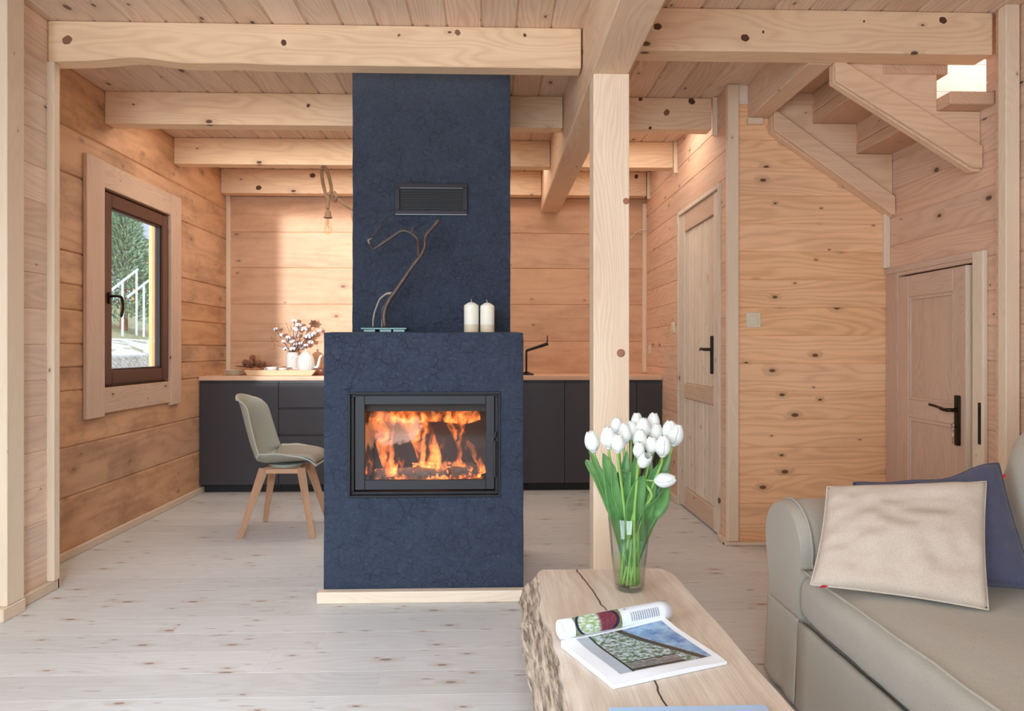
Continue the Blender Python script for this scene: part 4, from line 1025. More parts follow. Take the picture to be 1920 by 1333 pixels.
outlet(at(1263.5, 614, X=KX), 'x-', .08, .08, 'cream light switch on the side wall, just left of the pine door', 'light_switch')
outlet(at(1219.5, 656, X=KX), 'x-', .08, .08, 'cream switch low in the right kitchen corner above the worktop', 'light_switch')
m = MB(); m.tube(smooth_path([at(1183, 448, Y=BY-.006), at(1190, 438, Y=BY-.03), at(1202, 431, Y=BY-.03), at(1212, 432, Y=BY-.06)], 6), .005, 8)
tag(obj('wall_cable', m, M['plastic'], origin='base', smooth=True), 'short white cable loop sticking out of the back wall near the right corner', 'cable')

# ================================================================ rope pendant
RYp = 5.142
rp = at(608, 315, Y=RYp)
pe = thing('rope_lamp', 'bare bulb on thick jute rope looped under the third ceiling beam', 'lamp', (rp.x, RYp, 2.45))
def ropetube(m, pts, r, n=8):
    P = smooth_path(pts, n); L = [0]
    for a, b in zip(P, P[1:]): L.append(L[-1]+(b-a).length)
    for k in range(3):       # three twisted strands
        Q = []
        for p, l, i in zip(P, L, range(len(P))):
            t = (P[min(i+1, len(P)-1)]-P[max(i-1, 0)]).normalized(); a = Vector((0, 1, 0)); a = (a-t*a.dot(t)).normalized(); b = t.cross(a)
            ph = l/.05*2*PI+k*2*PI/3; Q.append(p+(a*math.cos(ph)+b*math.sin(ph))*r*.5)
        m.tube(Q, r*.62, 7)
def rpx(px, py, d=0): return at(px, py, Y=RYp+d)
zt = 2.514-.012
m = MB(); ropetube(m, [rpx(613, 372), rpx(606, 345), Vector((rpx(603, 320).x, RYp, zt-.02)), Vector((rpx(608, 315).x, RYp-.01, zt-.002)), Vector((rpx(614, 320).x, RYp-.01, zt-.02)), rpx(620, 345, -.01), rpx(621, 358, -.01), rpx(616, 366, -.01)], .0125, 14); obj('rope', m, M['rope'], pe, smooth=True)
m = MB(); ropetube(m, [rpx(617, 362), rpx(615, 375), rpx(614.5, 392)], .0125, 14); obj('rope', m, M['rope'], pe, smooth=True)
m = MB(); ropetube(m, [rpx(628, 362, -.02), rpx(624, 368), rpx(628, 376, .02), rpx(631, 368, -.02), rpx(626, 360)], .013, 10); obj('knot', m, M['rope'], pe, smooth=True)
hk = MB(); hk.tube(smooth_path([rpx(629, 370), rpx(638, 377), rpx(650, 386), rpx(668, 396)], 12), .0085, 8)
ropetube(hk, [rpx(629, 370), rpx(638, 377), rpx(650, 386), rpx(668, 396)], .011, 18); obj('cord', hk, M['rope'], pe, smooth=True)
cb = rpx(615, 400); m = MB(); m.lathe([(0, .022), (.012, .022), (.022, .008), (.024, -.02), (.030, -.028), (.032, -.034), (.024, -.036), (0, -.036)], 24, c=cb, wob=lambda a, z: 1+.05*math.sin(a*12+z*300)); obj('socket', m, M['rope'], pe, smooth=True)
m = MB(); z0 = -.036; m.lathe([(.016, z0), (.018, z0-.02), (.026, z0-.06), (.031, z0-.085), (.029, z0-.105), (.016, z0-.12), (.004, z0-.126), (0, z0-.127)], 28, c=cb); obj('bulb', m, M['bulb'], pe, smooth=True)
m = MB()
for k in range(5):
    a = k*2*PI/5; m.tube([cb+Vector((.004*math.cos(a), .004*math.sin(a), z0)), cb+Vector((.013*math.cos(a), .013*math.sin(a), z0-.075)), cb+Vector((.008*math.cos(a+.6), .008*math.sin(a+.6), z0-.02))], .0007, 4)
obj('filament', m, plain('filament_wire', (196, 150, 90), .4, .6), pe)

# ================================================================ mantelpiece
MT = MZ+.0015
gb = [at(682, 620, Y=3.33), at(766, 620, Y=3.33)]
sc_ = thing('branch_sculpture', 'dark polished branch sculpture standing on a teal glass foot on the mantel', 'sculpture', ((gb[0].x+gb[1].x)/2, 3.33, MT))
m = MB(); x0, x1 = gb[0].x, gb[1].x
m.box(x0, x1, 3.25, 3.43, MT+.012, MT+.020, .001)
for xx in (x0+.012, (x0+x1)/2-.02, x1-.065): m.box(xx, xx+.055, 3.26, 3.42, MT, MT+.012, .001)
obj('glass_foot', m, M['tealglass'], sc_)
def bp(px, py, d=0): return at(px, py, Y=3.33+d)
def branch(pts, rad, mat='branch', n=6, name='branch'):
    m = MB(); P = smooth_path([bp(*p) for p in pts], n); R = [v[0] for v in smooth_path([Vector((r, 0, 0)) for r in rad], n)]
    m.tube(P, R, 12)
    for v in m.bm.verts: v.co += noise.noise_vector(v.co*35)*.0022
    return obj(name, m, M[mat], sc_, smooth=True)
branch([(722, 614), (720, 590), (727, 568), (742, 545), (758, 522), (776, 496), (790, 476), (797, 460), (797, 448), (802, 437), (812, 426), (824, 412)], [.013, .013, .013, .012, .0115, .011, .0105, .010, .009, .010, .009, .0105])
branch([(785, 482, 0), (784, 462, -.02), (783, 449, -.04), (772, 438, -.05), (754, 433, -.05), (735, 444, -.04), (715, 458, -.03), (700, 468, -.03)], [.010, .009, .008, .0085, .008, .0075, .0065, .004])
branch([(771, 438, -.05), (773, 430, -.05), (777, 423, -.05)], [.006, .005, .0042]); branch([(797, 446), (794, 439), (792, 433)], [.004, .003, .0018])
branch([(700, 468, -.03), (694, 459, -.02), (694, 450, -.02), (704, 438, 0), (713, 425, .02), (716, 416, .03), (726, 408, .05), (738, 400, .07)], [.004, .003, .0035, .003, .003, .0026, .0022, .0016])
branch([(697, 447, -.02), (691, 450, -.03), (693, 458, -.03)], [.002, .004, .002], 'driftpale', name='curl')
branch([(736, 550), (725, 551), (713, 560), (705, 578), (700, 598), (699, 613)], [.007, .006, .0045, .0042, .004, .004], 'driftpale', name='bent_stem')
branch([(726, 566), (718, 578), (716, 598), (715.5, 613)], [.004, .003, .003, .003], 'driftpale', name='bent_stem')
def candle(px0, px1, ptop, Y, label, lean=.0):
    a, b = at(px0, 620, Y=Y), at(px1, 620, Y=Y); r = (b.x-a.x)/2; x = (a.x+b.x)/2; zt = at(px0, ptop, Y=Y).z
    c = thing('pillar_candle', label, 'candle', (x, Y, MT), group='white pillar candles on the mantel')
    zs = MT+(zt-MT)*.25
    m = MB(); m.lathe([(r, zs), (r, zt-.022), (r*.97, zt-.016), (r*.4, zt-.003), (0, zt)], 36, c=(x, Y, 0)); obj('wax', m, M['wax'], c, smooth=50)
    m = MB(); m.lathe([(0, MT), (r*.97, MT), (r, MT+.003), (r, zs)], 36, c=(x, Y, 0)); obj('wax_base', m, M['waxbase'], c, smooth=50)
    m = MB(); m.tube(smooth_path([(x, Y, zt-.004), (x+lean, Y, zt+.006), (x+lean*2.2, Y, zt+.013)], 4), .0011, 6); obj('wick', m, M['wax'], c)
candle(870, 897.5, 566, 3.30, 'left pillar candle, white with a straight wick')
candle(900.5, 927, 567, 3.30, 'right pillar candle, white with a curled wick', -.002)

# ================================================================ CHAIR
chx, chy = -1.30, 4.40
cr = thing('dining_chair', 'grey-green shell chair with splayed beech legs left of the fireplace', 'chair', (chx, chy, 0))
# local frame: seat faces +x; built in world directly
def shell_pt(s, t, off=0):
    """s 0 (front edge) .. 1 (top of back), t -1..1 across"""
    K = [(.235, .436, .20), (.17, .452, .215), (.05, .440, .225), (-.08, .430, .230), (-.160, .450, .228), (-.205, .525, .215), (-.240, .64, .205), (-.272, .76, .19), (-.305, .868, .15)]
    q = s*(len(K)-1); i = min(int(q), len(K)-2); f = q-i
    P = [Vector(K[max(0, min(len(K)-1, j))]) for j in (i-1, i, i+1, i+2)]
    v = .5*((2*P[1])+(-P[0]+P[2])*f+(2*P[0]-5*P[1]+4*P[2]-P[3])*f*f+(-P[0]+3*P[1]-3*P[2]+P[3])*f**3)
    x, z, w_ = v
    curl = abs(t)**1.8
    seat = max(0, 1-s/.55); back = max(0, min(1, (s-.4)/.2))
    z += curl*.085*(1-back)*(min(1, s/.3))
    x += curl*.095*back*(1 if s < .9 else max(.2, 1-(s-.9)*6))
    z += -curl*.03*(s > .93)*(s-.93)/.07
    return Vector((chx+x, chy+w_*t, z+off))
m = MB(); nu, nv = 48, 22
g_ = m.grid(nu, nv, lambda a, b: shell_pt(a, b*2-1))
sh = obj('seat_shell', m, M['chairshell'], cr, smooth=True)
md = sh.modifiers.new('s', 'SOLIDIFY'); md.thickness = .007; md.offset = 0
md = sh.modifiers.new('b', 'BEVEL'); md.width = .0025; md.segments = 2
m = MB()
def pad(a, b):
    s = .03+a*.40; t = (b*2-1)*.88; p = shell_pt(s, t); e = (1-(2*a-1)**6)*(1-(b*2-1)**6)
    return p+Vector((0, 0, .005+.030*e))
m.grid(20, 16, pad); pd = obj('seat_pad', m, M['chairpad'], cr, smooth=True)
md = pd.modifiers.new('s', 'SOLIDIFY'); md.thickness = .006
feet = [at(465, 998, Z=0), at(585, 998, Z=0), at(513, 970, Z=0), at(628, 972, Z=0)]
tops = [Vector((chx-.115, chy-.095, .405)), Vector((chx+.115, chy-.095, .405)), Vector((chx-.115, chy+.095, .405)), Vector((chx+.115, chy+.095, .405))]
feet = [Vector((chx-.225, chy-.205, 0)), Vector((chx+.215, chy-.205, 0)), Vector((chx-.205, chy+.205, 0)), Vector((chx+.215, chy+.205, 0))]
for ft, tp_ in zip(feet, tops):
    d = (ft-tp_).normalized(); m = MB(); sx = .5
    y_ = d.cross(Vector((0, 0, 1))).normalized(); x_ = y_.cross(d)
    vs = []
    for p, r in ((tp_, .024), (ft, .015)):
        for a, b in ((-1, -1), (1, -1), (1, 1), (-1, 1)):
            q = p+x_*a*r+y_*b*r*.8; 
            if p is ft: q.z = 0
            vs.append(q)
    _, fs = m._add(vs, ((0, 1, 2, 3), (7, 6, 5, 4), (0, 4, 5, 1), (1, 5, 6, 2), (2, 6, 7, 3), (3, 7, 4, 0)))
    bmesh.ops.bevel(m.bm, geom=list({e for f in fs for e in f.edges}), offset=.003, segments=2, affect='EDGES')
    obj('leg', m, M['chairwood'], cr)
m = MB()
for a, b in ((0, 3), (1, 2)):
    p, q = tops[a], tops[b]; d = (q-p).normalized(); n_ = Vector((-d.y, d.x, 0))*.011
    vs = [p-n_+Vector((0, 0, -.028)), p+n_+Vector((0, 0, -.028)), p+n_+Vector((0, 0, .006)), p-n_+Vector((0, 0, .006)), q-n_+Vector((0, 0, -.028)), q+n_+Vector((0, 0, -.028)), q+n_+Vector((0, 0, .006)), q-n_+Vector((0, 0, .006))]
    m._add(vs, ((0, 1, 2, 3), (7, 6, 5, 4), (0, 4, 5, 1), (1, 5, 6, 2), (2, 6, 7, 3), (3, 7, 4, 0)))
for a, b in ((0, 1), (2, 3), (0, 2), (1, 3)): 
    m.box(min(tops[a].x, tops[b].x)-.01, max(tops[a].x, tops[b].x)+.01, min(tops[a].y, tops[b].y)-.01, max(tops[a].y, tops[b].y)+.01, .375, .405, .003)
obj('leg_frame', m, M['chairwood'], cr)
m = MB(); m.lathe([(0, .405), (.09, .405), (.10, .41), (.11, .428), (0, .430)], 28, c=(chx, chy, 0)); obj('mount', m, M['chairshell'], cr, smooth=40)

# ================================================================ COFFEE TABLE
TZ, TT = .45, .098
def tx_left(y):  return .100+.018*noise.noise(Vector((0, y*3.1, 1)))+.012*noise.noise(Vector((3, y*9, 1)))+(.0 if y < 1.9 else -(y-1.9)*.02)
def tx_right(y): return .590-.022*(y-1.2)/1.0+.004*noise.noise(Vector((7, y*5, 0)))
tb_ = thing('coffee_table', 'thick live-edge timber slab coffee table beside the sofa', 'table', (.35, 1.4, 0))
m = MB(); ys = [.55+i*(2.165-.55)/160 for i in range(161)]
prof_n = 22
def sect(y):
    L, R = tx_left(y), tx_right(y); end = max(0, (y-2.06)/.105); L += .035*end**3; R -= .03*end**3
    pts = []
    # left live edge: bulging from top to bottom
    for k in range(10):
        a = k/9; bul = math.sin(a*PI)*.020+.016*noise.noise(Vector((a*3, y*7, 5)))+.007*noise.noise(Vector((a*7, y*22, 2)))*math.sin(a*PI)**.3
        inset = (.062-.03*max(0, min(1, (y-1.3)/.8)))*(1-a)**1.6
        pts.append((L+inset-bul, TZ-a*TT))
    for k in range(5): pts.append((L+(R-L)*(k+1)/6, TZ-TT))
    for k in range(5):
        a = 1-k/4; pts.append((R-.012*a+.008*math.sin(a*PI), TZ-a*TT))
    for k in range(9): pts.append((R+(L+(.062-.03*max(0, min(1, (y-1.3)/.8)))-R)*(k+1)/10, TZ))
    return pts
rings = []
for y in ys: rings.append([m.bm.verts.new((p[0], y, p[1])) for p in sect(y)])
for A_, B_ in zip(rings, rings[1:]):
    n_ = len(A_)
    for k in range(n_): m.bm.faces.new((A_[k], A_[(k+1) % n_], B_[(k+1) % n_], B_[k]))
m.bm.faces.new(rings[0][::-1]); m.bm.faces.new(rings[-1])
obj('slab_top', m, M['slab'], tb_, smooth=45)
for y in (1.85, .85):
    m = MB(); m.box(.22, .48, y-.03, y+.03, 0, TZ-TT-.001, .006); obj('leg', m, M['slab'], tb_)

# ---- vase with tulips
vc = at(1180, 1104, Z=TZ); VX, VY = vc.x, vc.y; VT = at(1180, 966, Y=VY).z
vs_ = thing('glass_vase', 'tall clear glass vase half filled with water on the coffee table', 'vase', (VX, VY, TZ))
rb, rt = .043, .062
def vr(z): return rb+(rt-rb)*((z-TZ)/(VT-TZ))
m = MB(); b = TZ+.0008
m.lathe([(0, b), (rb-.004, b), (rb, b+.004), (vr(TZ+.1), TZ+.1), (rt, VT-.002), (rt-.0012, VT), (rt-.0028, VT-.002), (vr(TZ+.1)-.003, TZ+.1), (rb-.002, TZ+.016), (rb-.008, TZ+.013), (0, TZ+.012)], 56, c=(VX, VY, 0)); obj('vase_wall', m, M['vase'], vs_, smooth=True)
WLz = at(1180, 1042, Y=VY).z
m = MB(); m.lathe([(0, TZ+.0125), (rb-.0095, TZ+.0135), (rb-.0035, TZ+.0165), (vr(WLz)-.0035, WLz), (0, WLz)], 48, c=(VX, VY, 0)); obj('water', m, M['water'], vs_, smooth=50)
random.seed(21)
blooms = [  # px, py, depth offset, height px, tilt(x,y), label
 (1110, 828, .00, 40, (-.22, .0), 'tulip leaning furthest left, its bloom alone'),
 (1141, 820, -.02, 43, (-.06, -.1), 'large tulip second from the left'),
 (1157, 800, .05, 34, (-.05, .05), 'tulip at the back above the second bloom from the left'),
 (1159, 831, -.06, 36, (-.02, -.15), 'low front tulip between the left blooms'),
 (1170, 813, .01, 40, (.0, 0), 'tulip just left of the middle, pressed between neighbours'),
 (1184, 806, .03, 34, (.02, .02), 'tulip in the middle of the back row'),
 (1194, 790, .06, 32, (.04, .1), 'topmost small tulip behind the middle'),
 (1206, 803, .02, 40, (.03, 0), 'upright tulip right of the middle'),
 (1200, 823, -.02, 38, (.02, -.05), 'tulip below the upright one, right of the middle'),
 (1198, 843, -.05, 32, (.03, -.2), 'half hidden tulip above the open front bloom'),
 (1208, 864, -.085, 34, (.35, -.75), 'open tulip facing the front, low in the middle'),
 (1225, 792, .05, 36, (.08, .05), 'tall tulip at the back right of the middle'),
 (1230, 812, .02, 36, (.12, 0), 'tulip behind the large right front bloom'),
 (1221, 835, -.03, 34, (.08, -.1), 'slim tulip left of the large right front bloom'),
 (1243, 836, -.05, 42, (.06, -.12), 'large oval tulip in front at the right'),
 (1254, 808, .02, 40, (.22, 0), 'tulip with parted petals near the right edge'),
 (1267, 816, .0, 42, (.30, 0), 'rightmost upright tulip'),
 (1247, 900, -.05, 40, (1.45, -.25), 'lowest tulip, bending over to the right'),
]
def petal(m, Mx, h, r, a0, open_, wd=1.0):
    def fn(s, t):
        tt = t*2-1
        rad = r*(math.sin(PI*(.5*min(1, s/.42))))**.6 if s < .42 else r*(1-(.62-.45*open_)*((s-.42)/.58)**2.1)
        hw = wd*(.35+.65*min(1, s/.25))*(max(0, 1-max(0, (s-.62)/.38)**2.4))**.5
        a = a0+tt*hw*1.12
        k = 1-.10*abs(tt)**2*(1-s)+.035*math.cos(tt*PI)*s+(.04*noise.noise(Vector((a0*3, tt*2, s*3))))
        return Mx@Vector((rad*k*math.cos(a), rad*k*math.sin(a), s*h))
    m.grid(12, 10, fn)
def leafstrip(name, mat, parent, P, wmax, up, fold=.35, taper=.8):
    m = MB(); P = smooth_path(P, 8); n_ = len(P)-1; grids = []
    for i, p in enumerate(P):
        s = i/n_; t = (P[min(i+1, n_)]-P[max(i-1, 0)]).normalized()
        side = t.cross(up); side = side.normalized() if side.length > 1e-4 else Vector((1, 0, 0)); nn = side.cross(t)
        w_ = wmax*(math.sin(PI*min(1, s*.93+.12))**.8)*(1 if s < .97 else .5)
        if s > .995: w_ = .0008
        row = []
        for k in range(7):
            q = k/3-1; row.append(m.bm.verts.new(p+side*q*w_+nn*(q*q)*w_*fold))
        grids.append(row)
    for A_, B_ in zip(grids, grids[1:]):
        for k in range(6): m.bm.faces.new((A_[k], A_[k+1], B_[k+1], B_[k]))
    o = obj(name, m, mat, parent, smooth=True)
    md = o.modifiers.new('s', 'SOLIDIFY'); md.thickness = .0012
    return o
leaf_tips = {  # bloom index -> list of (path px ..., width m)
 0: [([(1170, 1010), (1150, 960), (1125, 905), (1102, 868), (1097, 862)], .012, (0, -1, .1))],
 1: [([(1165, 1000), (1152, 950), (1143, 900), (1135, 862), (1128, 845)], .0155, (0, -1, 0)), ([(1160, 1000), (1140, 930), (1118, 875), (1099, 834)], .012, (.3, -1, 0))],
 3: [([(1175, 1000), (1168, 960), (1155, 925), (1150, 880), (1148, 865)], .011, (0, -1, 0))],
 5: [([(1180, 1000), (1176, 940), (1172, 880), (1177, 835)], .0175, (0, -1, 0))],
 7: [([(1186, 1000), (1182, 960), (1180, 905), (1174, 893), (1163, 890), (1155, 905), (1156, 925)], .013, (0, -1, 0))],
 8: [([(1186, 1000), (1186, 930), (1190, 880), (1197, 832)], .014, (0, -1, 0))],
 10: [([(1190, 1010), (1189, 950), (1200, 905), (1210, 888)], .0205, (0, -1, 0))],
 12: [([(1195, 1000), (1205, 940), (1215, 890), (1222, 848)], .019, (0, -1, 0))],
 14: [([(1198, 1000), (1212, 950), (1224, 895), (1247, 855)], .016, (0, -1, 0)), ([(1188, 1000), (1192, 955), (1198, 920), (1206, 900)], .013, (0, -1, 0))],
 15: [([(1200, 1000), (1218, 940), (1236, 890), (1250, 862), (1262, 838)], .0165, (0, -1, 0))],
 16: [([(1202, 1000), (1225, 950), (1240, 905), (1262, 872)], .015, (-.3, -1, 0))],
 17: [([(1200, 1005), (1215, 965), (1235, 945), (1247, 920), (1246, 905)], .0215, (.3, -1, 0))],
 6: [([(1184, 1000), (1178, 950), (1186, 900), (1192, 850)], .013, (0, -1, 0))],
 9: [([(1190, 1000), (1183, 955), (1176, 915), (1186, 870)], .014, (0, -1, 0))],
 13: [([(1196, 1000), (1210, 960), (1222, 920), (1232, 862)], .017, (0, -1, 0))],
 4: [([(1172, 1000), (1160, 950), (1163, 900), (1160, 850)], .010, (0, -1, 0))],
}
for i, (px, py, dd, hpx, tilt, lab) in enumerate(blooms):
    Y = VY+dd; c = at(px, py, Y=Y); h = hpx/F*Y*1.02; r = h*.335
    t = thing('white_tulip', 'white '+lab, 'tulip', (VX, VY, TZ+.014), group='white tulips in the glass vase')
    Mx = Matrix.Translation(c) @ Matrix.Rotation(tilt[0], 4, 'Y') @ Matrix.Rotation(-tilt[1], 4, 'X') @ Matrix.Rotation(random.uniform(0, 2), 4, 'Z') @ Matrix.Translation((0, 0, -h*.5))
    m = MB(); m.keep = True; op = random.uniform(.0, .3) if i != 10 else .7
    for k in range(3): petal(m, Mx, h*1.0, r*.88, k*2*PI/3+PI/3, op)
    for k in range(3): petal(m, Mx, h*.97, r, k*2*PI/3, op)
    m.lathe([(0, -h*.01), (r*.35, 0), (r*.45, h*.06), (0, h*.10)], 12, M=Mx)
    bl = obj('bloom', m, M['petal'], t, smooth=True)
    md = bl.modifiers.new('s', 'SOLIDIFY'); md.thickness = .0008
    base = Mx@Vector((0, 0, 0)); dirv = (Mx.to_3x3()@Vector((0, 0, -1))).normalized()
    a = i*2.4; foot = Vector((VX+.026*math.cos(a), VY+.026*math.sin(a), TZ+.018))
    nk = Vector((VX+(base.x-VX)*.42, VY+(base.y-VY)*.5, VT+.01)); d_ = Vector((nk.x-VX, nk.y-VY, 0))
    if d_.length > .045: nk = Vector((VX, VY, nk.z))+d_.normalized()*.045
    if i == 17: P = [foot, Vector((VX+.012, VY, TZ+.1)), Vector((VX+.03, VY-.02, VT+.01)), at(1222, 930, Y=VY-.05), base+dirv*.028, base]
    else: P = [foot, foot.lerp(nk, .5)+Vector((0, 0, 0)), nk, nk.lerp(base, .55)+Vector((0, 0, .004))+dirv*.01, base+dirv*.02, base]
    m = MB(); PP = smooth_path(P, 6); m.tube(PP, [.0042]*(len(PP)-6)+[.0036]*6, 9); obj('stem', m, M['stem'], t, smooth=True)
    for path, wd, up in leaf_tips.get(i, []):
        P = [at(x_, y_, Y=VY+dd*.6*(k/(len(path)-1))-.012*(k > 0)) for k, (x_, y_) in enumerate(path)]
        P = [Vector((VX+(P[0].x-VX)*.4, VY+random.uniform(-.015, .01), TZ+.07))]+P
        for q in P[:2]:
            rr = Vector((q.x-VX, q.y-VY)); lim = vr(q.z)-.012
            if rr.length > lim: rr = rr.normalized()*lim; q.x, q.y = VX+rr.x, VY+rr.y
        leafstrip('leaf', M['leaf'], t, P, wd*1.4, Vector(up))
for k in range(7):   # cut stem ends crossing in the water belong to tulips of the back row
    pass

# ---- magazine, open with its front half rolled back
zt = TZ+.0012
mg = thing('open_magazine', 'open magazine with its left pages rolled back, lying on the coffee table', 'magazine', at(1210, 1210, Z=TZ))
A0, A1, A2, A3 = at(1150, 1283, Z=zt+.010), at(1363, 1237, Z=zt+.010), at(1247, 1163, Z=zt+.012), at(1052, 1204, Z=zt+.012)   # near-left, near-right, far-right, far-left
def pg(s, t, z): 
    p = (A0.lerp(A1, s)).lerp(A3.lerp(A2, s), t); return Vector((p.x, p.y, z))
def hz_(s, t): return zt+.0105+.006*math.exp(-((1-t)/.16)**2)+.0016*math.sin(s*5+t*3)-.0035*math.exp(-(t/.08)**2)*(.5+.5*math.sin(s*7))
m = MB(); NU, NV = 24, 24
top = m.grid(NU, NV, lambda a, b: pg(a, b, hz_(a, b)))
bot = [[m.bm.verts.new(pg(i/NU, j/NV, zt)) for j in range(NV+1)] for i in range(NU+1)]
for i in range(NU):
    for j in (0, NV): m.bm.faces.new((top[i][j], top[i+1][j], bot[i+1][j], bot[i][j]))
for j in range(NV):
    for i in (0, NU): m.bm.faces.new((top[i][j], top[i][j+1], bot[i][j+1], bot[i][j]))
for i in range(NU):
    for j in range(NV): m.bm.faces.new((bot[i][j], bot[i][j+1], bot[i+1][j+1], bot[i+1][j]))
def paperedge():
    n = N('page_stack'); tc = n.objc(); sep = n.n('SeparateXYZ'); n.put(sep.inputs[0], tc)
    l = n.math('SINE', n.math('MULTIPLY', sep.outputs[2], 7000)); ge = n.n('NewGeometry'); ns = n.n('SeparateXYZ'); n.put(ns.inputs[0], ge.outputs['Normal'])
    side = n.map(ns.outputs[2], .8, .3); return n.P(Base_Color=n.mix(n.math('MULTIPLY', side, n.map(l, -1, 1, 0, .35)), lin((238, 243, 248)), lin((150, 165, 180))), Roughness=.45)
obj('page_block', m, paperedge(), mg, smooth=50)
# photograph printed on the page
def page_photo():
    n = N('printed_garden_photo'); uv = n.n('UVMap').outputs[0]; sep = n.n('SeparateXYZ'); n.put(sep.inputs[0], uv); U, V = sep.outputs[0], sep.outputs[1]
    a = n.noise(uv, 16, 4, .7); b = n.noise(uv, 6, 3, .6); c2 = n.noise(n.vec('ADD', uv, (5, 2, 0)), 30, 3, .7)
    green = n.mix(n.map(a, .42, .58), lin((196, 206, 216)), lin((84, 118, 80))); green = n.mix(n.map(c2, .55, .66), green, lin((52, 74, 60)))
    water = n.mix(n.map(b, .35, .65), lin((84, 126, 178)), lin((158, 190, 220)))
    inwin = n.math('MULTIPLY', n.math('GREATER_THAN', U, .13), 1.0)
    diag = n.map(n.math('ADD', U, n.math('MULTIPLY', V, .45)), .92, 1.0)
    c = n.mix(diag, green, water)
    c = n.mix(n.map(n.math('ABSOLUTE', n.math('SUBTRACT', n.math('ADD', U, n.math('MULTIPLY', V, .45)), .92)), .05, .03), c, lin((66, 58, 50)))
    low = n.math('MULTIPLY', n.math('LESS_THAN', V, .20), n.math('LESS_THAN', U, .72))
    c = n.mix(n.math('MULTIPLY', low, .8), c, n.mix(a, lin((140, 128, 132)), lin((96, 84, 86))))
    def bar(x, x0, w_): return n.math('LESS_THAN', n.math('ABSOLUTE', n.math('SUBTRACT', x, x0)), w_)
    left = n.math('LESS_THAN', U, .72)
    dark = n.math('MAXIMUM', bar(U, .14, .012), n.math('MULTIPLY', n.math('MAXIMUM', bar(V, .22, .012), bar(V, .035, .016)), left))
    dark = n.math('MULTIPLY', dark, n.math('GREATER_THAN', U, .125))
    c = n.mix(dark, c, lin((40, 36, 38))); c = n.mix(n.math('SUBTRACT', 1.0, inwin), c, lin((176, 186, 198)))
    return n.P(Base_Color=c, Roughness=.32)
m = MB(); m.grid(24, 24, lambda a, b: pg(.12+a*.82, .13+b*.83, hz_(.12+a*.82, .13+b*.83)+.0005), uv=True); obj('printed_photo', m, page_photo(), mg, smooth=True)['label'] = 'page photo of a garden seen through a window'
# rolled pages
r0, r1 = A3+Vector((0, 0, 0)), A2+Vector((0, 0, 0)); RR = .0265
ax0, ax1 = at(1050, 1177, Y=A3.y+.030), at(1249, 1136, Y=A2.y+.030)
ax0.z = ax1.z = zt+RR+.001; dax = (ax1-ax0).normalized(); nax = dax.cross(Vector((0, 0, 1))).normalized()   # points towards viewer
def roll(r, a): return nax*math.cos(a)*r+Vector((0, 0, 1))*math.sin(a)*r
m = MB(); NT = 46
rows_ = []
for i in range(13):
    s = i/12; row = []
    for j in range(NT+1):
        a = -1.1+j/NT*(2*PI+.55); r = RR-.006*(j/NT)
        row.append(m.bm.verts.new(ax0.lerp(ax1, s)+roll(r, a)))
    rows_.append(row)
for i in range(12):
    for j in range(NT): m.bm.faces.new((rows_[i][j], rows_[i+1][j], rows_[i+1][j+1], rows_[i][j+1]))
ro = obj('rolled_pages', m, M['paper'], mg, smooth=True); md = ro.modifiers.new('s', 'SOLIDIFY'); md.thickness = .0022
def roll_print():
    n = N('printed_food_photo'); uv = n.n('UVMap').outputs[0]; sep = n.n('SeparateXYZ'); n.put(sep.inputs[0], uv); U, V = sep.outputs[0], sep.outputs[1]
    dx = n.math('SUBTRACT', U, .48); dy = n.math('SUBTRACT', V, .55); d = n.math('SQRT', n.math('ADD', n.math('MULTIPLY', dx, dx), n.math('MULTIPLY', n.math('MULTIPLY', dy, dy), .35)))
    a = n.noise(uv, 9, 4, .7); g = n.noise(uv, 26, 3)
    c = n.mix(n.map(a, .4, .6), lin((206, 214, 208)), lin((120, 150, 70)))
    c = n.mix(n.map(n.math('ADD', U, n.math('MULTIPLY', g, .2)), .58, .66), c, n.mix(n.map(g, .4, .6), lin((34, 38, 58)), lin((150, 60, 70))))
    rim = n.map(n.math('ABSOLUTE', n.math('SUBTRACT', d, .44)), .04, .02); c = n.mix(rim, c, lin((30, 34, 60)))
    c = n.mix(n.math('MULTIPLY', n.math('LESS_THAN', V, 1.1), n.map(d, .47, .49)), c, n.mix(a, lin((60, 60, 72)), lin((150, 160, 90))))
    return n.P(Base_Color=c, Roughness=.3)
def rp_(s, a, e=.0014): return ax0.lerp(ax1, s)+roll(RR+e, a)
m = MB(); m.grid(16, 12, lambda a, b: rp_(.09+a*.42, -.35+b*1.75), uv=True); obj('printed_photo', m, roll_print(), mg, smooth=True)['label'] = 'food photo printed on the rolled page'
# lines of print
m = MB(); random.seed(3)
for k in range(13):
    s0 = .60+k*.0215; 
    for q in range(5):
        a0 = .05+q*.155; m.grid(1, 2, lambda a, b, s0=s0, a0=a0: rp_(s0+a*.009, a0+b*random.choice((.12, .13, .11)), .0013))
m.grid(1, 2, lambda a, b: rp_(.555+a*.022, 1.15+b*.10, .0013)); m.grid(1, 2, lambda a, b: rp_(.585+a*.004, 1.12+b*.12, .0013))
obj('printed_text', m, plain('grey_print', (120, 124, 130), .6), mg)
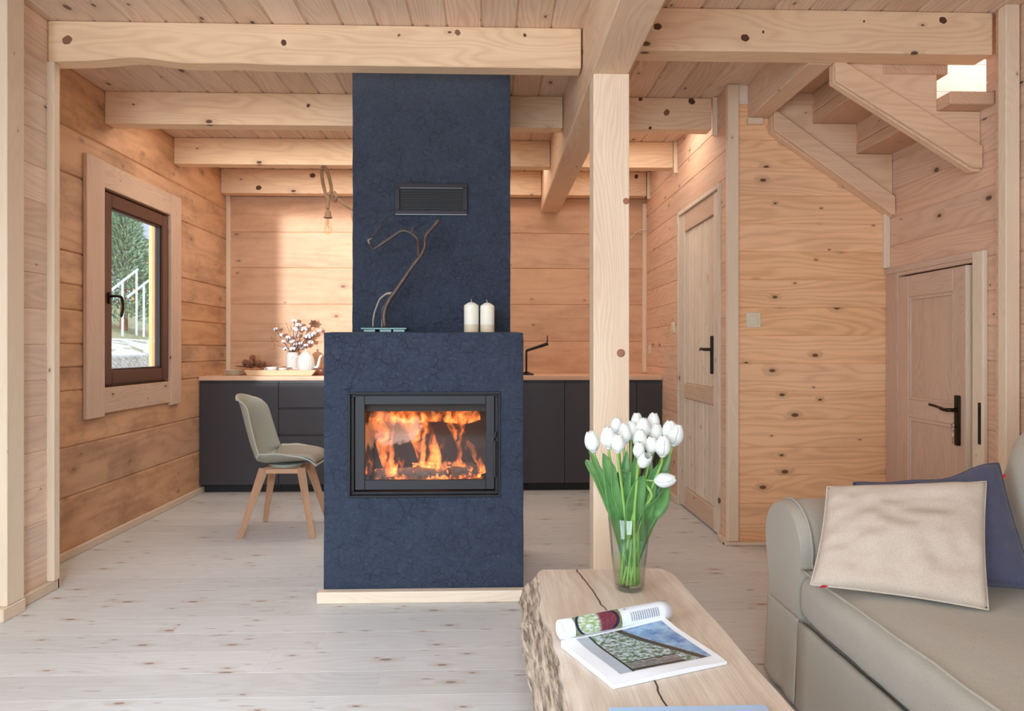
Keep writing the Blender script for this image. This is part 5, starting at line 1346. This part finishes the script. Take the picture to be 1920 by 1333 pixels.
# blue cover sticking into view at the bottom edge
b0, b1 = at(1142, 1326, Z=TZ+.008), at(1436, 1323, Z=TZ+.008)
bm_ = thing('closed_magazine', 'closed pale blue magazine at the lower picture edge', 'magazine', (b0.x, b0.y, TZ))
m = MB(); m.box(b0.x, b1.x, b0.y-.24, b0.y, TZ+.001, TZ+.0085, .001); obj('cover', m, M['bluepaper'], bm_)
m = MB(); m.box(b0.x+.003, b1.x-.003, b0.y-.237, b0.y-.001, TZ+.0005, TZ+.0009); obj('pages', m, M['paper'], bm_)

# ================================================================ SOFA
sf = thing('sofa', 'pale grey-beige slipcovered sofa with a rolled arm, right foreground', 'sofa', (1.45, 1.2, 0))
AY0, AY1, SX0, SX1 = 2.14, 2.42, .985, 1.92
def wr(c, amp=.006, f=6): n_ = noise.noise_vector(c*f)+noise.noise_vector(c*f*2.3)*.5; return c+n_*amp
# arm: profile in yz swept along x
def armprof(k, n_=40):
    a = k/n_
    # closed outline: start bottom inner, up inner side, round the roll, down outer side
    pts = [(AY0+.01, .015), (AY0+.012, .12), (AY0+.015, .25), (AY0+.012, .38), (AY0-.005, .46)]
    cy, cz, R = (AY0+AY1)/2, .497, .145
    for t in range(15):
        th = PI+.25-(PI+.55)*t/14; pts.append((cy+R*math.cos(th), cz+R*math.sin(th)))
    pts += [(AY1-.025, .38), (AY1-.045, .28), (AY1-.045, .16), (AY1-.02, .015)]
    return pts
ap = armprof(0); m = MB(); NX = 30; rg = []
for i in range(NX+1):
    x = SX0+(SX1-SX0)*i/NX; e = (.018 if i == 0 else .005 if i == 1 else 0)
    cy, cz = (AY0+AY1)/2, .33
    rg.append([m.bm.verts.new(wr(Vector((x, cy+(y-cy)*(1-e*2), z-e*.6*(z > .3))), .004, 7)) for y, z in ap])
n_ = len(ap)
for A_, B_ in zip(rg, rg[1:]):
    for k in range(n_): m.bm.faces.new((A_[k], A_[(k+1) % n_], B_[(k+1) % n_], B_[k]))
m.bm.faces.new(rg[0][::-1]); m.bm.faces.new(rg[-1])
for v in m.bm.verts: v.co.z = max(v.co.z, .012)
arm = obj('arm', m, M['sofa'], sf, smooth=50)
pp = MB(); P = [Vector((SX0+.012, y, z+.001)) for y, z in ap[1:-1]]; cy = (AY0+AY1)/2
P = [Vector((SX0+.036, cy+(p.y-cy)*1.004, p.z)) for p in P]
pp.tube(smooth_path(P, 3), .0042, 8); obj('piping', pp, M['sofa'], arm, smooth=True)
# skirt flap at arm foot
m = MB()
def skirt(a, b):
    y = AY0+.008+a*(AY1-AY0-.045); z = .02+b*.27; f = (1-b)
    return Vector((SX0-.003-.016*f-.004*math.sin(a*11)*f, y-.0+(a-.5)*.012*f, z))
m.grid(24, 14, skirt); o = obj('skirt', m, M['sofa'], arm, smooth=True); md = o.modifiers.new('s', 'SOLIDIFY'); md.thickness = .003
# base front
m = MB()
m.grid(30, 12, lambda a, b: wr(Vector((.995+.006*math.sin(a*20)*(1-b)-.012*(1-b), AY0-a*2.0, .015+b*.268)), .003, 8)); o = obj('front_panel', m, M['sofa'], sf, smooth=True); md = o.modifiers.new('s', 'SOLIDIFY'); md.thickness = .02; md.offset = -1
# seat cushion with rounded front, piping on top front edge
def cushion(mb, x0, x1, y0, y1, z0, z1, r=.05, nx=26, ny=60, bulge=.012, amp=.004, f=6):
    "soft box: superellipse section across x, slight crown"
    def fn(a, b):   # a around section, b along y
        th = a*2*PI; c_, s_ = math.cos(th), math.sin(th); p = 4.5
        k = (abs(c_)**p+abs(s_)**p)**(-1/p)
        e = 1-abs(2*b-1)**10*.05
        x = (x0+x1)/2+(x1-x0)/2*c_*k*e; z = (z0+z1)/2+(z1-z0)/2*s_*k*(e if s_ > 0 else 1)
        if s_ > 0: z += bulge*max(0, 1-c_*c_)*math.sin(PI*min(1, max(0, b)))
        return wr(Vector((x, y0+(y1-y0)*b, z)), amp, f)
    vs = mb.grid(64, ny, fn, closed_u=True)
    for j in (0, ny): mb.bm.faces.new([vs[i][j] for i in range(64)])
m = MB(); cushion(m, .968, 1.66, AY0-.004, .15, .274, .452, bulge=.014, amp=.005, f=5); obj('seat_cushion', m, M['sofa'], sf, smooth=60)
m = MB(); P = []
for k in range(60):
    b = k/59; y = AY0-.012+(.15-AY0)*b; P.append(wr(Vector((.985, y, .4485)), .005, 5)+Vector((-.002, 0, .003)))
P = [P[0]+Vector((.30, .002, .002)), P[0]+Vector((.12, .002, .002))]+P
m.tube(P, .0038, 7); obj('piping', m, M['sofa'], sf, smooth=True)
m = MB(); m.box(1.62, 1.92, .1, AY0+.02, .02, .70, .03, seg=3); m.box(1.01, 1.64, .12, AY0, .03, .275); obj('frame', m, M['sofa'], sf, smooth=40)
# back cushion
def backc(a, b):
    th = a*2*PI; c_, s_ = math.cos(th), math.sin(th); p = 3.2; k = (abs(c_)**p+abs(s_)**p)**(-1/p)
    e = (1-abs(2*b-1)**6*.28)
    x = 1.675+.125*c_*k*e+(.09*(s_*k+1)/2); z = .70+.262*s_*k*(1-abs(2*b-1)**8*.25)
    c = Vector((x, AY0-.01-b*1.0, z)); return wr(c, .009, 5)
m = MB(); vs = m.grid(48, 40, backc, closed_u=True)
for j in (0, 40): m.bm.faces.new([vs[i][j] for i in range(48)])
obj('back_cushion', m, M['sofa'], sf, smooth=60)
m = MB(); cushion(m, 1.57, 1.85, 1.10, .15, .44, .95, bulge=0, amp=.006, f=5); obj('back_cushion', m, M['sofa'], sf, smooth=60)

# ---- pillows
def pillow(name, mat, corners, thick, label, seed, tagc=None, bend=0, sag=None, wave=0):
    "corners: bottom-left, bottom-right, top-right, top-left in world"
    BL, BR, TR, TL = corners; nrm = (BR-BL).cross(TL-BL).normalized()
    if nrm.y > 0: nrm = -nrm
    m = MB(); Nn = 40
    def base(u, v):
        u, v = u, v-wave*v*v*(.055*math.sin(u*PI*2.2)**2+.10*math.exp(-((u-.52)/.2)**2))
        # slightly concave edges between the pointed corners
        eu = .018*math.sin(PI*v)*(abs(2*u-1)**2)*(1 if u < .5 else -1); ev = .018*math.sin(PI*u)*(abs(2*v-1)**2)*(1 if v < .5 else -1)
        u2, v2 = u+eu, v+ev
        return BL.lerp(BR, u2).lerp(TL.lerp(TR, u2), v2)
    fr_, bk = [], []
    for side, store in ((1, fr_), (-1, bk)):
        for i in range(Nn+1):
            row = []
            for j in range(Nn+1):
                u, v = i/Nn, j/Nn; e = max(0, (1-(2*u-1)**2)*(1-(2*v-1)**2)); t = thick*e**.36
                p = base(u, v)
                t += (noise.noise(Vector((u*3.2, v*3.2, seed)))*.028+noise.noise(Vector((u*7, v*9, seed+4)))*.014)*e**.4*(side > 0)
                fold = math.exp(-((v-.30-.5*u)/.05)**2)*math.exp(-(u/.35)**2)*.012; t -= fold*e**.3
                p = p+nrm*side*t + nrm*bend*(math.sin(PI*u)*math.sin(PI*v))
                if 0 < i < Nn and 0 < j < Nn or side > 0: row.append(m.bm.verts.new(p))
                else: row.append(None)
            store.append(row)
    for i in range(Nn+1):
        for j in range(Nn+1):
            if bk[i][j] is None: bk[i][j] = fr_[i][j]
    for i in range(Nn):
        for j in range(Nn):
            m.bm.faces.new((fr_[i][j], fr_[i+1][j], fr_[i+1][j+1], fr_[i][j+1])); m.bm.faces.new((bk[i][j], bk[i][j+1], bk[i+1][j+1], bk[i+1][j]))
    if sag: 
        for v in m.bm.verts:
            if v.co.z < sag: v.co.z = sag+(v.co.z-sag)*.03
    o = thing(name, label, 'cushion', (BL+BR)/2)
    b = obj('cover', m, mat, o, smooth=True); 
    sm = MB(); per = [base(k/30, 0) for k in range(31)]+[base(1, k/30) for k in range(1, 31)]+[base(1-k/30, 1) for k in range(1, 31)]+[base(0, 1-k/30) for k in range(1, 31)]
    sm.tube(per, .0028, 6); obj('seam', sm, mat, o, smooth=True)
    if tagc:
        u, v, du, dv = tagc; p = base(u, v); q = base(u+du, v+dv); d = (q-p); ou = (base(.5, .5)-p).normalized()
        tm = MB(); tm._add([p+nrm*.004, q+nrm*.004, q-ou*.012+nrm*.005, p-ou*.012+nrm*.005, p+nrm*.0025, q+nrm*.0025, q-ou*.012+nrm*.0035, p-ou*.012+nrm*.0035], ((0, 1, 2, 3), (7, 6, 5, 4), (0, 4, 5, 1), (1, 5, 6, 2), (2, 6, 7, 3), (3, 7, 4, 0)))
        obj('fabric_label', tm, M['red'], o)['label'] = 'small red sewn-in label'
    return o
SZ = .462
c1 = [at(1520, 1096, Y=1.93), at(1853, 1143, Y=1.755), at(1849, 903, Y=2.0), at(1551, 913, Y=2.115)]
pillow('throw_cushion', M['pillow'], c1, .060, 'cream woven cushion in front, leaning on the arm of the sofa', 1, tagc=(.07, 0, .035, 0), sag=.462)
c2 = [at(1610, 1090, Y=2.02), at(1925, 1110, Y=1.78), at(1872, 866, Y=2.06), at(1600, 905, Y=2.135)]
c2[1] = at(1945, 1105, Y=1.83)
pillow('throw_cushion', M['navy'], c2, .055, 'slate blue woven cushion behind the cream one', 6, tagc=(1, .86, 0, .03), sag=.464, wave=.6)

# ================================================================ OUTSIDE THE KITCHEN WINDOW
def ext_mat(name, a, b, scale=3, detail=5, rough=.9, lo=.4, hi=.6):
    n = N(name); tc = n.objc(); q = n.noise(tc, scale, detail, .7); return n.P(Base_Color=n.mix(n.map(q, lo, hi), lin(a), lin(b)), Roughness=rough, Normal=n.bump(q, .6, .05))
SN = ext_mat('patchy_snow', (232, 238, 246), (150, 150, 128), 3.2, 5, lo=.48, hi=.56)
GR = ext_mat('gravel_bank', (176, 170, 160), (112, 104, 96), 9, 6)
GS = ext_mat('dry_grass', (168, 158, 120), (120, 124, 90), 6, 5)
def gz(x, y):   # terrain rises away from the house
    d = -x-3
    return -.6+max(0, min(1, (d-4.0)/1.0))*1.75+max(0, d-5)*.16+max(0, d-8)*.10
m = MB(); m.grid(70, 50, lambda a, b: Vector((-2.9-a*32, 2+b*60, gz(-2.9-a*32, 2+b*60)+.10*noise.noise(Vector((a*60, b*60, 0))))))
def ground():
    n = N('snowy_slope'); tc = n.objc(); sep = n.n('SeparateXYZ'); n.put(sep.inputs[0], tc); X = sep.outputs[0]
    q = n.noise(tc, 2.5, 5, .7); g2 = n.noise(tc, 14, 5, .7)
    gravel = n.mix(n.map(g2, .35, .65), lin((186, 180, 170)), lin((118, 108, 98)))
    snow = n.mix(n.map(q, .50, .56), lin((232, 238, 246)), lin((148, 146, 118)))
    grass = n.mix(n.map(g2, .4, .6), lin((170, 158, 118)), lin((116, 122, 88)))
    c = n.mix(n.map(X, -7.9, -8.0), gravel, snow); c = n.mix(n.map(X, -9.6, -9.8), c, grass)
    return n.P(Base_Color=c, Roughness=.9, Normal=n.bump(g2, .5, .05))
o = obj('hillside', m, ground(), smooth=True); o['kind'] = 'structure'; o['label'] = 'gravel bank with patchy snow and dry grass outside'
# conifer
random.seed(5)
def ext(px, py, X): return at(px, py, X=X)
tc_ = ext(232, 545, -11.5); tr = thing('pine_tree', 'bushy green pine outside the kitchen window', 'tree', (tc_.x, tc_.y, gz(tc_.x, tc_.y)))
top_ = ext(228, 398, -11.5); zb = gz(tc_.x, tc_.y); H = top_.z-zb+.4
m = MB(); m.tube([(tc_.x, tc_.y, zb-.1), (tc_.x, tc_.y, zb+H*.9)], [.13, .03], 8); obj('trunk', m, M['husk'], tr)
m = MB()
for k in range(5200):
    s = random.random()**.8; z = zb+.25+s*(H-.25); R = (1.35*(1-s)**.75+.12)*(.75+.35*noise.noise(Vector((s*9, k % 7, 0)))); a = random.uniform(0, 2*PI); rr = R*math.sqrt(random.uniform(.25, 1))
    p = Vector((tc_.x+rr*math.cos(a), tc_.y+rr*math.sin(a), z)); d = Vector((math.cos(a), math.sin(a), random.uniform(.1, .9))).normalized()*random.uniform(.12, .26); sd_ = d.cross(Vector((random.random(), random.random(), 1))).normalized()*.045
    v_ = [m.bm.verts.new(q) for q in (p-sd_, p+sd_, p+d)]; m.bm.faces.new(v_)
    up_ = sd_.cross(d).normalized()*.03; v_ = [m.bm.verts.new(q) for q in (p-up_, p+up_, p+d*.9)]; m.bm.faces.new(v_)
m.keep = True; obj('foliage', m, ext_mat('pine_needles', (150, 186, 158), (92, 136, 112), 8), tr)
# neighbour's house: roof and orange posts
hs = thing('neighbour_house', 'neighbouring house with grey roof and orange timber, seen through the window', 'house', (-17, 30, 2))
RF = plain('grey_roof_sheet', (150, 160, 178), .5); OT = plain('orange_timber', (214, 146, 92), .6); GW = plain('pale_house_wall', (196, 204, 216), .8)
a0, a1, a2, a3 = ext(195, 392, -17), ext(320, 470, -17), ext(320, 372, -19), ext(215, 330, -19)
m = MB(); m._add([a0, a1, a2, a3]+[p+Vector((0, 0, -.15)) for p in (a0, a1, a2, a3)], ((0, 1, 2, 3), (7, 6, 5, 4), (0, 4, 5, 1), (1, 5, 6, 2), (2, 6, 7, 3), (3, 7, 4, 0))); obj('roof', m, RF, hs)
w0, w1 = ext(190, 470, -18), ext(330, 560, -18); m = MB(); m.box(-18.2, -18, w0.y-2, w1.y+2, 0, ext(250, 400, -18).z); obj('wall', m, GW, hs)
m = MB()
for px in (252,): p = ext(px, 400, -17.5); m.box(-17.6, -17.4, p.y-.12, p.y+.12, 1, ext(px, 410, -17.5).z+.6)
p, q = ext(200, 478, -17.5), ext(320, 478, -17.5); m.box(-17.55, -17.45, p.y, q.y, p.z-.12, p.z+.12); p = ext(200, 404, -17.5); m.box(-17.55, -17.45, p.y, q.y+3, p.z-.15, p.z+.15); obj('timber_post', m, OT, hs)
# stair railing
rl_ = thing('stair_railing', 'pale timber handrails climbing the slope outside the window', 'railing', ext(240, 560, -10))
RM = plain('weathered_rail', (196, 204, 214), .7)
for (pts, posts) in ((((205, 547), (258, 505)), (228, 256)), (((240, 556), (290, 517)), (268, 288))):
    m = MB(); A_, B_ = ext(*pts[0], -10), ext(*pts[1], -10.6); m.tube([A_, B_], .035, 6); obj('handrail', m, RM, rl_)
    for px in posts:
        f_ = (px-pts[0][0])/(pts[1][0]-pts[0][0]); p = A_.lerp(B_, f_); m = MB(); m.tube([p, Vector((p.x, p.y, gz(p.x, p.y)-.05))], .03, 6); obj('rail_post', m, RM, rl_)
pq = ext(289, 560, -3.05)
m = MB(); m.box(-3.075, -3.04, pq.y-.05, pq.y+.05, -.6, 2.9, .005); tag(obj('porch_post', m, pine('orange_pine', 2, (236, 176, 116), (206, 140, 84), keep=.3), origin='base'), 'orange porch post just outside the kitchen window', 'post')
